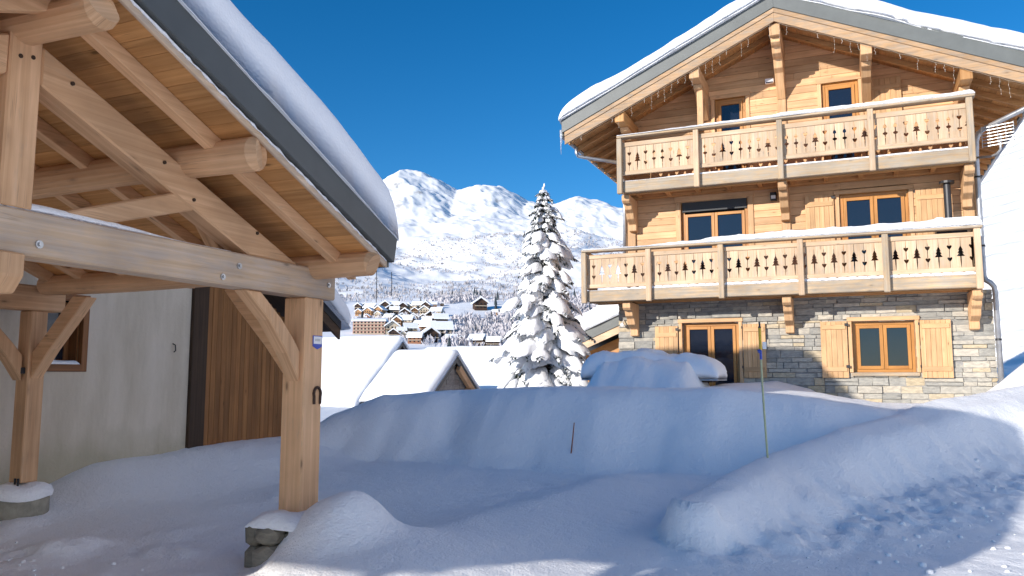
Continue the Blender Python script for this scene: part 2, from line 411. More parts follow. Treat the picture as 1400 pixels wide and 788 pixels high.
def tag(o, label, cat, group=None):
    o['label'] = label; o['category'] = cat
    if group: o['group'] = group
    return o
def W(u, d, z=0): return Vector((u*cu+d*su, -u*su+d*cu, z))
def UD(x, y): return (x*cu-y*su, x*su+y*cu)
class Thing:
    """An Empty at the thing's base; geometry is given in the (u, d, z) frame of the two buildings (rotated 23 degrees) or in x, y, z."""
    def __init__(s, name, label, cat, o=(0, 0, 0), frame='ud', group=None):
        s.o = Vector(o); s.e = bpy.data.objects.new(name, None); COL.objects.link(s.e)
        s.e.empty_display_size = .3
        if frame == 'ud': s.e.location = W(*o); s.e.rotation_euler = (0, 0, -PHI)
        else: s.e.location = o
        tag(s.e, label, cat, group)
    def part(s, mb, name, mat, parent=None, **k):
        return mb.build(name, mat, parent or s.e, origin=s.o, **k)
def single(name, mb, mat, label, cat, o=(0, 0, 0), frame='ud', group=None, **k):
    ob = mb.build(name, mat, None, origin=o, **k)
    if frame == 'ud': ob.location = W(*o); ob.rotation_euler = (0, 0, -PHI)
    else: ob.location = o
    return tag(ob, label, cat, group)

def heap(mb, base, s0, s1, t0, t1, H, r, ds=.08, seed=0, amp=.06, fr=1.3, p=2.2, edgewob=.05, bulge=.0, rt=None, nrm=(0, 0, 1), hfun=None, under=0.0):
    """Snow lying on a strip: base(s,t)->point, thickness H with rounded, wobbling edges. r: rounding radius along s, rt along t."""
    rt = rt or r
    def ax(a, b, rr):
        L = b-a; rr = min(rr, L/2)
        e = [rr*(1-math.cos(k/7*math.pi/2)) for k in range(8)]
        n = max(2, int((L-2*rr)/ds)); mid = list(np.linspace(a+rr, b-rr, n+1))
        return np.array([a+x for x in e[:-1]]+mid+[b-x for x in reversed(e[:-1])])
    Sx = ax(s0, s1, r); T = ax(t0, t1, rt)
    SS, TT = np.meshgrid(Sx, T, indexing='ij')
    def prof(x, a, b, rr):
        e = np.clip(np.minimum(x-a, b-x)/rr, 0, 1); return (1-(1-e)**p)**(1/p)
    k = prof(SS, s0, s1, r)*prof(TT, t0, t1, rt)
    nz = fbm(SS*fr, TT*fr, 4, seed)
    h = k*H*(1+nz*amp/H) if hfun is None else k*(hfun(SS, TT)+nz*amp)
    # wobble outline
    ws = fbm(TT*1.1+7, SS*.15, 3, seed+5)*edgewob; wt = fbm(SS*1.1, TT*.15+9, 3, seed+9)*edgewob
    es = (2*(SS-s0)/(s1-s0)-1); et = (2*(TT-t0)/(t1-t0)-1)
    S2 = SS+np.abs(es)**3*np.sign(es)*(ws+bulge*np.sin(np.clip(k, 0, 1)*math.pi)); T2 = TT+np.abs(et)**3*np.sign(et)*(wt+bulge*np.sin(np.clip(k, 0, 1)*math.pi))
    n, m = SS.shape; nr = np.array(nrm, float)
    B = np.array([[base(S2[i, j], T2[i, j]) for j in range(m)] for i in range(n)], float)
    P = B+h[..., None]*nr
    mb.grid(P, flip=False)
    # closed underside
    Q = B-nr*under; mb.grid(Q, flip=True)
    if under:
        b0 = len(mb.v)-2*n*m
        def a(i, j): return b0+i*m+j
        def c(i, j): return b0+n*m+i*m+j
        for i in range(n-1):
            mb.face((a(i, 0), c(i, 0), c(i+1, 0), a(i+1, 0))[::-1]); mb.face((a(i, m-1), a(i+1, m-1), c(i+1, m-1), c(i, m-1))[::-1])
        for j in range(m-1):
            mb.face((a(0, j), a(0, j+1), c(0, j+1), c(0, j))[::-1]); mb.face((a(n-1, j), c(n-1, j), c(n-1, j+1), a(n-1, j+1))[::-1])

# ================================================================== SETTING
# right-hand snow bank: crest line (x, y, z)
BANK = np.array([(1.75, 7.75, .47), (2.25, 8.5, .54), (3.14, 9.9, .64), (4.65, 11.3, .87), (7.0, 13.2, 1.22), (9.6, 15.0, 1.47), (13, 17.5, 1.9), (20, 22, 2.6)])
def bank_dist(X, Y):
    best = np.full(X.shape, 1e9); side = np.zeros(X.shape); zc = np.zeros(X.shape); par = np.zeros(X.shape)
    acc = 0
    for a, b in zip(BANK[:-1], BANK[1:]):
        dx, dy = b[0]-a[0], b[1]-a[1]; L2 = dx*dx+dy*dy; L = math.sqrt(L2)
        t = np.clip(((X-a[0])*dx+(Y-a[1])*dy)/L2, 0, 1)
        d = np.hypot(X-a[0]-t*dx, Y-a[1]-t*dy); cr = (dx*(Y-a[1])-dy*(X-a[0]))/L
        k = d < best
        best = np.where(k, d, best); side = np.where(k, np.where(cr > 0, 1., -1.), side); zc = np.where(k, a[2]+t*(b[2]-a[2]), zc); par = np.where(k, acc+t*L, par)
        acc += L
    return best, side, zc, par
def ground(X, Y):
    X = np.asarray(X, float); Y = np.asarray(Y, float)
    u = X*cu-Y*su; d = X*su+Y*cu
    # open yard
    z = .22*sm(6.5, 13, Y)+.0*X
    z = z+.36*sm(-7.3, -8.9, u)*sm(5.9, 7.6, d)+.04*sm(-4.5, -7, u)*sm(4.5, 6.5, d)     # drift under the neighbour's wall
    # snow field in front of the chalet: foot and crest lines in d as functions of u
    df = np.interp(u, [-12, -8.4, -6.3, -3.8, -2.1, 0, 3, 8], [11.0, 11.3, 11.7, 11.5, 11.8, 12.3, 13.0, 13.6])
    dc = np.interp(u, [-12, -8.8, -7.4, -4.9, -2.1, 0, 3, 8], [12.4, 12.65, 13.0, 12.9, 13.3, 14.2, 15.4, 16.4])
    zc = np.interp(u, [-14, -9.5, -8.6, -7.9, -7.2, -6.5, -4.9, -2.1, -.5, .6, 1.6, 3, 8], [-.4, .25, .95, 1.27, 1.36, 1.39, 1.45, 1.44, 1.32, 1.12, 1.14, 1.22, 1.6])
    df = df+fbm(u*.7, d*0+3, 3, 3)*.35; 
    t = np.clip((d-df)/(dc-df), 0, 1)
    # valley between the two lobes of the bank
    lobe = np.exp(-((u+6.35+(d-12.5)*.15)/.35)**2)
    prof = sm(0, 1, t)*.72+.28*np.sin(t*math.pi/2)
    zb = z+(zc-z)*prof-lobe*.20*sm(0, .5, t)*sm(1.15, .7, t)+fbm(u*1.1, d*1.1, 3, 47)*.10*np.sin(t*math.pi)
    zb = zb+.14*np.exp(-((u+8.0)/.8)**2)*np.sin(np.clip(t, 0, 1)*math.pi)
    # behind the crest
    back = np.interp(u, [-14, -6.2, -5.0, -2.6, -1.6, -.9, -.3, 3.2, 6], [-2.6, -1.8, 1.05, 1.5, 1.55, 1.35, 1.02, 1.10, 1.3])
    k = sm(1.5, 6.0, d-dc)
    kl = sm(-4.6, -6.2, u)
    zz = np.where(d > dc, zc+(back-zc)*k, zb)
    zz = np.where(d < df, z, zz)
    z = zz
    # falling away to the valley left of the chalet
    far = sm(16.5, 40, d)*sm(-4.5, -8, u)
    z = z*(1-far)+far*(-2.6)
    r = np.hypot(X, Y)
    z = z-sm(45, 160, r)*6.0*sm(-.2, .6, (Y-.3*X)/np.maximum(r, 1))
    # soft hump crossing the yard
    ax, ay, bx, by = -1.5, 6.4, 2.1, 11.8
    L = math.hypot(bx-ax, by-ay); tt = ((X-ax)*(bx-ax)+(Y-ay)*(by-ay))/L/L; cd = ((bx-ax)*(Y-ay)-(by-ay)*(X-ax))/L
    z = z+.17*np.exp(-(np.where(cd > 0, cd/.6, cd/1.5))**2)*sm(-.25, .1, tt)*sm(1.15, .8, tt)
    # pile at the front post and the neighbour's cleared bits
    px, py = -1.58, 7.12
    z = z+.45*np.exp(-(((X-px-.02)/.46)**2+((Y-py-.08)/.55)**2)**1.6)+.15*np.exp(-(((X-px-.55)/.7)**2+((Y-py+.2)/.7)**2))
    # pile by the chalet's right corner
    z = z+.95*np.exp(-(((X-11.0)/1.1)**2+((Y-16.2)/.9)**2)**1.2)
    # ploughed bank
    bd, side, bz, par = bank_dist(X, Y)
    dd = bd+fbm(X*.8, Y*.8, 3, 41)*.22*sm(.15, .9, bd)
    ex = ((X-BANK[0][0])*(BANK[1][0]-BANK[0][0])+(Y-BANK[0][1])*(BANK[1][1]-BANK[0][1]))/math.hypot(BANK[1][0]-BANK[0][0], BANK[1][1]-BANK[0][1])
    wfr = np.interp(par, [0, .8, 2.5, 6, 20], [.55, .75, 1.1, 1.5, 1.8])           # width of the smooth upper face
    fp = 1-.07*sm(.0, .3, dd)-.70*sm(.15, .95, dd/wfr)-.23*sm(.85, 2.0, dd/wfr)
    apron = sm(2.2, 1.0, dd/wfr)*sm(.35, .95, dd/wfr)
    bk = sm(.62, .10, dd)
    endf = sm(.36, .23, bd+fbm(X*1.6, Y*1.6, 2, 43)*.05)
    lat = np.where(side > 0, bk, fp)
    cosn = np.clip(-ex/np.maximum(bd, 1e-3), 0, 1)
    kend = np.where(ex < 0, sm(.04, .45, cosn), 0.)
    shp = lat*(1-kend)+endf*kend
    low = np.where(side < 0, sm(.1, 1.3, bd), 0)*sm(0, 1.2, par)
    z = z*(1-low)
    hb = bz*shp
    z = np.maximum(z, hb)+.04*np.exp(-np.abs(z-hb)/.06)*sm(1.6, .4, bd)*(side > 0)
    # texture: lumps on the ploughed side, finer elsewhere
    lump = apron*np.where((side < 0), 1., 0.)*np.where(ex < 0, sm(-1.3, 0, ex), 1.)
    z = z+lump*(fbm(X*1.9, Y*1.9, 3, 11, .6)*.09+np.abs(fbm(X*5.5, Y*5.5, 3, 13, .6))*.055+fbm(X*8.5, Y*8.5, 2, 19)*.04)
    road = np.where(side < 0, sm(1.9, 2.8, dd), 0)*sm(14, 10, np.abs(Y-4))*np.where(ex < 0, 0, 1)
    z = z+road*fbm(X*5, Y*5, 4, 23, .65)*.035
    inn = sm(-2.3, -3.4, X)*sm(9, 7.5, d)*sm(-16, -12, u)
    z = z+inn*(np.maximum(fbm(X*1.7, Y*1.7, 4, 29), 0)*.15+fbm(X*6, Y*6, 4, 30, .65)*.055*sm(-.1, .3, fbm(X*.8, Y*.8, 2, 33)))*sm(7.0, 5.2, d)
    z = z+fbm(X*.55, Y*.55, 3, 31)*.05+fbm(X*2.1, Y*2.1, 3, 37)*.018+fbm(X*5.2, Y*5.2, 3, 38, .6)*.009*(.4+1.2*sm(-.1, .35, fbm(X*.7, Y*.7, 2, 39)))
    # an animal track
    q = np.abs(Y-(8.9-.35*(X-.8)+.25*np.sin(X*2.1)))
    z = z-.02*np.exp(-(q/.05)**2)*sm(.6, .9, X)*sm(2.3, 1.9, X)*(.6+.4*np.sin(X*40))
    return z
def axis(a, b, st, lo, hi):
    c = list(np.arange(a, b+st/2, st)); s_ = st; x = c[-1]
    while x < hi: s_ *= 1.22; x += s_; c.append(x)
    s_ = st; x = c[0]; p = []
    while x > lo: s_ *= 1.22; x -= s_; p.append(x)
    return np.array(p[::-1]+c)
gx = axis(-11, 12, .058, -2500, 2500); gy = axis(4.2, 19, .058, -2500, 260)
GX, GY = np.meshgrid(gx, gy, indexing='ij'); GZ = ground(GX, GY)
g = arr_mesh('snow_ground', np.stack([GX, GY, GZ], -1).reshape(-1, 3), grid_faces(len(gx), len(gy))[:, ::1], 'snow')
g['kind'] = 'structure'
def gz(x, y): return float(ground(np.array([x]), np.array([y]))[0])
def gzu(u, d): p = W(u, d); return gz(p.x, p.y)

# piste hillside rising behind and right of the chalet
hu = np.concatenate([np.linspace(-40, 60, 101), np.linspace(65, 240, 30)]); hd = np.concatenate([np.linspace(-90, -5, 35), np.linspace(-3, 130, 134), np.linspace(135, 300, 34)])
HU, HD = np.meshgrid(hu, hd, indexing='ij')
H1 = .62*(HD-58)+.8*HU; H2 = 1.0*(HU-9.2-6*sm(16, 60, HD))  # right flank lies out of view, added close and steep to bounce sunlight
HZ = np.maximum(H1, H2)
HC = 28+16*sm(40, 5, HD); HZ = np.where(HZ > HC, HC+12*(1-np.exp(-np.maximum(HZ-HC, 0)/12)), HZ)
HZ = HZ+fbm(HU*.06, HD*.06, 4, 61)*1.2*sm(1, 8, HZ)+fbm(HU*.35, HD*.35, 3, 67)*.25
HZ = np.where(HZ < .2, HZ*1.0-1.2, HZ-1.2+1.2*sm(.2, 3, HZ))
HZ = np.maximum(HZ, -14)
HILL = (HU, HD, HZ); hx = HU*cu+HD*su; hy = -HU*su+HD*cu
h = arr_mesh('hillside', np.stack([hx, hy, HZ], -1).reshape(-1, 3), grid_faces(len(hu), len(hd)), 'piste_snow'); h['kind'] = 'structure'

# mountains: terrain over azimuth and distance (elevation angles in units of 1/1089)
AZ = np.linspace(R(-46), R(44), 900)
RR = np.concatenate([np.linspace(150, 900, 60), np.linspace(910, 2500, 170), np.linspace(2508, 3500, 130), np.linspace(3530, 5200, 20)])
A2, R2 = np.meshgrid(AZ, RR, indexing='ij')
def mountain_z(A2, R2):
    xs = np.tan(A2)*1089      # bearing, in the same units
    def crest(t): return np.interp(t, [-1200, -600, -330, -200, -183, -155, -125, -100, -75, -50, -20, 5, 22, 60, 95, 120, 155, 300, 700, 1100],
                                   [250, 300, 240, 235, 272, 286, 281, 272, 257, 267, 266, 253, 240, 236, 245, 238, 228, 220, 210, 200])
    shoulder = np.interp(xs, [-1100, -400, -250, -150, -50, 50, 150, 400, 1100], [190, 200, 205, 215, 212, 205, 200, 190, 180])
    e = np.interp(R2, [150, 400, 600, 800, 1000, 1500, 2000, 2500, 3000], [-40, 12, 36, 72, 101, 142, 180, 0, 0])
    k = sm(1900, 2550, R2); e = e*(1-k)+k*shoulder
    spur = (3180-R2)*.03
    kr = sm(2450, 3180, R2)
    e = np.where(R2 > 1900, e+(crest(xs+spur)-shoulder)*kr**1.3, e)
    e = e-140*sm(3200, 4200, R2)
    wx = R2*np.sin(A2); wy = R2*np.cos(A2)
    n1 = fbm(wx/520+4, wy/520, 6, 71, .52); n2 = 1-np.abs(fbm(wx/330, wy/330+8, 5, 83, .5))*2
    z = e/1089*R2*np.cos(A2)
    n3 = 1-np.abs(fbm(wx/150+3, wy/150, 5, 89, .55))*2
    hi = sm(2250, 2900, R2)
    z = z+(n1*(66-44*hi)+n2*(15+9*hi)+n3*(3+9*hi))*sm(750, 1700, R2)*(1-.35*sm(2950, 3200, R2))-9*hi+fbm(wx/60, wy/60, 4, 91)*(4.5+5*hi)*sm(700, 1500, R2)+fbm(wx/30, wy/30, 3, 97)*1.6*sm(500, 900, R2)
    return EYE+z
MZ = mountain_z(A2, R2)
MX = R2*np.sin(A2); MY = R2*np.cos(A2)
m_ = arr_mesh('mountain_range', np.stack([MX, MY, MZ], -1).reshape(-1, 3), grid_faces(*A2.shape)[:, ::-1], 'mountain_snow'); m_['kind'] = 'structure'

# ================================================================== CHALET
H = Thing('chalet', 'big three-storey timber chalet with stone ground floor and carved balconies', 'house', (-1.3, 19.5, 1.0))
WD = 19.5
RU, RZ, RS = -1.27, 9.56, .455          # ridge, underside of the barge boards, slope
def rz(u): return RZ-RS*abs(u-RU)
# openings: u0,u1,z0,z1
OP_ST = [(-3.75, -2.44, .9, 2.93), (.05, 1.30, 1.74, 2.87)]
OP_MID = [(-3.72, -2.14, 3.75, 5.93), (-.09, 1.32, 3.75, 5.79)]
OP_TOP = [(-2.83, -2.11, 6.5, 8.43), (-.37, .41, 6.5, 8.47)]
# inner core
mb = MB(); mb.box(-5.1, 2.6, WD+.25, WD+10, .2, 3.5); mb.box(-5.0, 2.5, WD+.25, WD+10, 3.5, 7.35)
mb.prism([(-5.0, 7.34), (2.5, 7.34), (2.5, rz(2.5)+.1), (RU, RZ+.1), (-5.0, rz(-5.0)+.1)], 'y', WD+.25, WD+10)
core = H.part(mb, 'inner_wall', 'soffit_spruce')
def holes_cut(a, b, z0, z1, ops, pad=0):
    iv = [(a, b)]
    for (u0, u1, q0, q1) in ops:
        if q1+pad > z0+.01 and q0-pad < z1-.01:
            out = []
            for (x, y) in iv:
                if u1+pad <= x or u0-pad >= y: out.append((x, y)); continue
                if u0-pad > x+.02: out.append((x, u0-pad))
                if u1+pad < y-.02: out.append((u1+pad, y))
            iv = out
    return iv
def ledge(mb, u0, u1, d, z0, z1, ops, depth=.12, proud=.035, rng=random, hmin=.07, hmax=.185):
    """coursed ledge stone: each block its own box with jittered face."""
    z = z0
    while z < z1-.02:
        hh = min(rng.uniform(hmin, hmax), z1-z)
        for o in ops:
            if z < o[3]-.02 < z+hh: hh = o[3]-z
            if z < o[2]-.02 < z+hh: hh = o[2]-z
        for (a, b) in holes_cut(u0, u1, z, z+hh, ops):
            x = a+0
            while x < b-.02:
                ww = min(rng.uniform(.16, .62)*(1.2 if hh > .15 else .9), b-x)
                if b-x-ww < .1: ww = b-x
                split = hh > .17 and rng.random() < .3
                for (c0, c1) in ([(z, z+hh*.5), (z+hh*.5, z+hh)] if split else [(z, z+hh)]):
                    j = rng.uniform(-.5, 1)*proud; g_ = .007
                    t = rng.random()**1.3
                    q = [rng.uniform(-.006, .006) for _ in range(6)]
                    bx = len(mb.v)
                    mb.box(x+g_, x+ww-g_, d-j, d+depth, c0+g_, c1-g_, t)
                    for k in range(bx, bx+8):
                        v = mb.v[k]
                        mb.v[k] = (v[0]+rng.uniform(-.008, .008), v[1]+(rng.uniform(-.008, .008) if v[1] < d+.05 else 0), v[2]+rng.uniform(-.006, .006))
                x += ww
        z += hh
mb = MB(); ledge(mb, -5.36, 2.82, WD, .3, 3.5, OP_ST)
st = H.part(mb, 'stone_cladding', 'ledge_stone', bevel=.008)
mb = MB(); 
for (a, b, z0, z1) in [(-5.34, -3.75, .3, 3.5), (-2.44, .05, .3, 3.5), (1.3, 2.8, .3, 3.5), (-3.75, -2.44, 2.93, 3.5), (.05, 1.3, .3, 1.74), (.05, 1.3, 2.87, 3.5)]:
    mb.box(a, b, WD+.02, WD+.24, z0, z1)
mb.box(-5.34, -5.1, WD+.25, WD+10, .3, 3.5); mb.box(2.6, 2.8, WD+.25, WD+10, .3, 3.5)
H.part(mb, 'mortar_backing', 'grey_stone')
# timber cladding boards
mb = MB(); z = 3.52; BH = .172
OPW = OP_MID+OP_TOP
while z < 9.6:
    z1 = z+BH-.006
    top = z+BH/2
    half = (RZ+.21-z)/RS
    a = max(-5.12, RU-half); b = min(2.62, RU+half)
    if b-a < .15: break
    for (x, y) in holes_cut(a, b, z, z1, OPW):
        # random butt joints
        cuts = [x]
        if y-x > 3: cuts.append(random.uniform(x+1, y-1))
        cuts.append(y)
        for p_, q_ in zip(cuts[:-1], cuts[1:]):
            mb.box(p_+.001, q_-.001, WD+.0, WD+.05, z, z1, grain='x')
    z += BH
clad = H.part(mb, 'timber_cladding', 'facade_spruce', bevel=.004)
mb = MB()
for s_, uu in ((-1, -5.1), (1, 2.6)):
    mb.box(uu-.05, uu+.05, WD+.06, WD+10, 3.52, 7.6)
H.part(mb, 'side_cladding', 'facade_spruce')
# corner / trim posts under the ridge and at the corners
mb = MB(); mb.box(RU-.1, RU+.1, WD-.05, WD+.0, 3.75, 9.3); H.part(mb, 'centre_post', 'facade_spruce', bevel=.01)
for uu in (-4.98, 2.48):
    mb = MB(); mb.box(uu-.11, uu+.11, WD-.06, WD-.0, 3.6, 7.55); H.part(mb, 'corner_post', 'facade_spruce', bevel=.01)
mb = MB(); mb.box(-3.12, -2.98, WD-.9, WD-.78, 6.3, 8.6); H.part(mb, 'balcony_roof_post', 'facade_spruce', bevel=.006)

def window(T, u0, u1, z0, z1, leaves, d, frame='window_orange', trim='facade_spruce', trimw=.1, lintel=0., blind=0., recess=.1, pane='glass', proud=.03):
    mb = MB(); dd = d+recess
    fw = .07
    mb.box(u0, u0+fw, dd-.02, dd+.07, z0, z1); mb.box(u1-fw, u1, dd-.02, dd+.07, z0, z1)
    mb.box(u0+fw, u1-fw, dd-.02, dd+.07, z1-fw, z1); mb.box(u0+fw, u1-fw, dd-.02, dd+.07, z0, z0+fw)
    # reveal
    mb.box(u0-.012, u0-.001, d+.0, dd+.07, z0, z1); mb.box(u1+.001, u1+.012, d, dd+.07, z0, z1); mb.box(u0, u1, d, dd+.07, z1+.001, z1+.012)
    f = T.part(mb, 'window', frame, bevel=.004)
    L = (u1-u0-2*fw)/leaves
    for k in range(leaves):
        a = u0+fw+k*L; b = a+L; s_ = .075; mb = MB(); e = .004
        zt = z1-fw-(blind if blind else 0)
        mb.box(a+e, a+s_, dd-.045, dd+.02, z0+fw+e, zt-e); mb.box(b-s_, b-e, dd-.045, dd+.02, z0+fw+e, zt-e)
        mb.box(a+s_, b-s_, dd-.045, dd+.02, zt-s_, zt-e); mb.box(a+s_, b-s_, dd-.045, dd+.02, z0+fw+e, z0+fw+s_)
        T.part(mb, 'sash', frame, f, bevel=.004)
        mb = MB(); mb.box(a+s_-.005, b-s_+.005, dd-.006, dd+.006, z0+fw+s_-.005, zt-s_+.005); T.part(mb, 'pane', pane, f)
    mb = MB(); mb.box(u0, u1, dd+.075, dd+.5, z0, z1) if False else mb.box(u0, u1, dd+.08, dd+.1, z0, z1)
    T.part(mb, 'dark_room', 'interior', f)
    if blind:
        mb = MB(); mb.box(u0+.02, u1-.02, dd-.075, dd-.03, z1-blind-.02, z1-.004); T.part(mb, 'roller_blind', 'blind', f)
    if trimw:
        mb = MB()
        mb.box(u0-trimw, u0-.013, d-proud, d+.0-.001, z0, z1+.013); mb.box(u1+.013, u1+trimw, d-proud, d-.001, z0, z1+.013)
        mb.box(u0-trimw-.02, u1+trimw+.02, d-proud-.006, d-.001, z1+.014, z1+.014+trimw*1.0)
        T.part(mb, 'surround', trim, f, bevel=.006)
    return f
window(H, *OP_ST[0], 2, WD, trimw=.09, recess=.12, proud=.05)
window(H, *OP_ST[1], 2, WD, trimw=.09, recess=.12, proud=.05)
window(H, *OP_MID[0], 2, WD, trimw=.14, blind=.22, recess=.1)
window(H, *OP_MID[1], 2, WD, trimw=.1, recess=.05)
window(H, *OP_TOP[0], 1, WD, trimw=.1, recess=.06)
window(H, *OP_TOP[1], 1, WD, trimw=.1, recess=.06)
mb = MB(); mb.box(.0, 1.36, WD-.07, WD+.1, 1.66, 1.735); sill = H.part(mb, 'window_sill', 'weathered', bevel=.006)
def shutter(T, u0, u1, z0, z1, d, mat='shutter_pine', hinge_right=True, label=None):
    mb = MB(); n = max(3, round((u1-u0)/.105)); w_ = (u1-u0)/n
    for k in range(n): mb.box(u0+k*w_+.002, u0+(k+1)*w_-.002, d-.03, d, z0, z1, grain='z')
    o = T.part(mb, 'shutter', mat, bevel=.003)
    uh = u1-.02 if hinge_right else u0+.02
    for zz in (z0+.13*(z1-z0)-.02, z1-.12*(z1-z0)-.03):
        mb = MB(); mb.box(u0+.03, u1-.03, d-.052, d-.032, zz, zz+.1, grain='x'); T.part(mb, 'batten', mat, o, bevel=.004)
    for zz in (z0+.2*(z1-z0), z1-.08):
        mb = MB(); mb.box(uh-.03, uh+.05*(1 if hinge_right else -1), d-.06, d-.053, zz-.03, zz+.03); T.part(mb, 'hinge', 'dark_metal', o)
    return o
SH = [(-4.42, -3.86, .95, 2.87, 1), (-2.33, -1.82, 1.62, 2.88, 0), (-.62, -.06, 1.62, 2.89, 1), (1.40, 2.0, 1.62, 2.87, 0)]
for a, b, z0, z1, hr in SH: shutter(H, a, b, z0, z1, WD-.06, hinge_right=hr)
shutter(H, -.84, -.22, 3.8, 5.83, WD-.035, hinge_right=True); shutter(H, 1.46, 2.1, 3.8, 5.80, WD-.035, hinge_right=False)
shutter(H, .53, 1.3, 6.45, 8.42, WD-.035, hinge_right=False)

# roof -------------------------------------------------------
D0, D1 = 18.0, 30.4
UL, UR = -6.24, 3.72
def slope_pts(side):          # underside line from ridge to eave
    return (RU, RZ), ((UL, rz(UL)) if side < 0 else (UR, rz(UR)))
for side in (-1, 1):
    (a, za), (b, zb_) = slope_pts(side)
    # barge boards: a broad lower board and a narrow upper one
    for z0, z1, dd, nm in ((0, .20, D0, 'barge_board'), (.203, .31, D0-.02, 'barge_trim')):
        mb = MB(); mb.prism([(a, za+z0), (b, zb_+z0), (b, zb_+z1), (a, za+z1)], 'y', dd, dd+.045, grain=0); H.part(mb, nm, 'barge_wood', bevel=.006)
    b2 = b+side*.06; zb2 = rz(b2)
    mb = MB(); mb.prism([(a, za+.313), (b2, zb2+.313), (b2, zb2+.66), (a, za+.68)], 'y', D0-.045, D0+.02, grain=0)
    H.part(mb, 'metal_fascia', 'fascia_green', bevel=.005)
    # eave fascia
    mb = MB(); mb.box(b2-.02*side, b2+.02*side, D0+.021, D1, zb2+.25, zb2+.66); H.part(mb, 'eave_fascia', 'fascia_green')
    # roof slab (metal) above soffit
    mb = MB(); mb.prism([(a, za+.24), (b, zb_+.24), (b, zb_+.6), (a, za+.6)], 'y', D0+.046, D1); H.part(mb, 'roof', 'fascia_green')
    # soffit boards: run along d, laid down the slope
    mb = MB(); n = int(abs(b-a)/.14)
    for k in range(n):
        x0 = a+(b-a)*k/n; x1 = a+(b-a)*(k+1)/n-.004*side
        mb.prism([(x0, rz(x0)+.205), (x1, rz(x1)+.205), (x1, rz(x1)+.235), (x0, rz(x0)+.235)], 'y', D0+.05, D1-.1)
    # grain along d: swap uv
    mb.uv = [[(q[1], q[0]) for q in u_] for u_ in mb.uv]
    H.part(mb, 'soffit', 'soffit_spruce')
    # rafters along the slope
    k = 0
    for dd in np.arange(D0+.35, D1-.3, .62):
        if dd > 26: break
        mb = MB(); mb.prism([(a, za+.08), (b, zb_+.08), (b, zb_+.203), (a, za+.203)], 'y', dd-.045, dd+.045, grain=0)
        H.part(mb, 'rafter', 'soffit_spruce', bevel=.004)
# purlins with stepped corbels
PUR = [-4.88, -3.08, RU, .58, 2.42]
for i, pu in enumerate(PUR):
    top = rz(pu)+.075 if i != 2 else RZ-.02
    mb = MB(); mb.box(pu-.115, pu+.115, D0+.08, WD+10, top-.27, top); P_ = H.part(mb, 'purlin', 'soffit_spruce' if i in (0, 4) else 'facade_spruce', bevel=.012)
    mb = MB(); lo = top-.272; hb = 1.05 if i == 2 else .62
    prof = [(WD-.06, lo), (D0+.22, lo), (D0+.22, lo-.10), (D0+.3, lo-.14), (D0+.42, lo-.15), (D0+.5, lo-.26), (D0+.62, lo-.3), (D0+.75, lo-.31), (D0+.85, lo-.48), (D0+1.0, lo-.55), (WD-.06, lo-hb)]
    if i != 2: prof = [(WD-.06, lo), (D0+.5, lo), (D0+.52, lo-.1), (D0+.68, lo-.14), (D0+.8, lo-.26), (D0+1.0, lo-.32), (WD-.06, lo-hb)]
    mb.prism(prof, 'x', pu-.1, pu+.1, grain=1); H.part(mb, 'corbel', 'facade_spruce', bevel=.01)
# roof snow
for side in (-1, 1):
    mb = MB(); b = (UL-.12) if side < 0 else (UR+.1)
    ua, ub = sorted((RU-side*.02, b))
    def base(s_, t_, side=side): return (s_, t_, rz(s_)+.655)
    e0 = (.45 if side < 0 else .5)
    heap(mb, base, min(RU-.0, b) if side < 0 else RU-.3, max(RU+.3, b) if side < 0 else b, D0-.10, D1, .40, .30, ds=.12, seed=101+side, amp=.10, fr=.9, edgewob=.12, rt=.34, bulge=.02, under=.02)
    H.part(mb, 'roof_snow', 'snow_roof', smooth=True)

# balconies --------------------------------------------------
def tree_cut(zc, s=1.):
    # right-hand half outline of a little fir: (offset, z) from bottom to top
    return [(.010, zc-.16*s), (.010, zc-.075*s), (.075*s, zc-.075*s), (.03*s, zc-.01*s), (.058*s, zc-.01*s), (.024*s, zc+.05*s), (.042*s, zc+.05*s), (.004, zc+.14*s)]
def hearts_cut(zc, s=1.):
    def heart(z): return [(.004, z-.05*s), (.028*s, z-.022*s), (.045*s, z+.012*s), (.040*s, z+.034*s), (.022*s, z+.040*s), (.004, z+.024*s)]
    return heart(zc-.125*s)+heart(zc+.125*s)
def tulip_cut(zc, s=1.):
    return [(.008, zc-.15*s), (.008, zc-.09*s), (.04*s, zc-.07*s), (.045*s, zc-.04*s), (.008, zc-.02*s), (.008, zc+.06*s), (.035*s, zc+.08*s), (.026*s, zc+.13*s), (.004, zc+.15*s)]
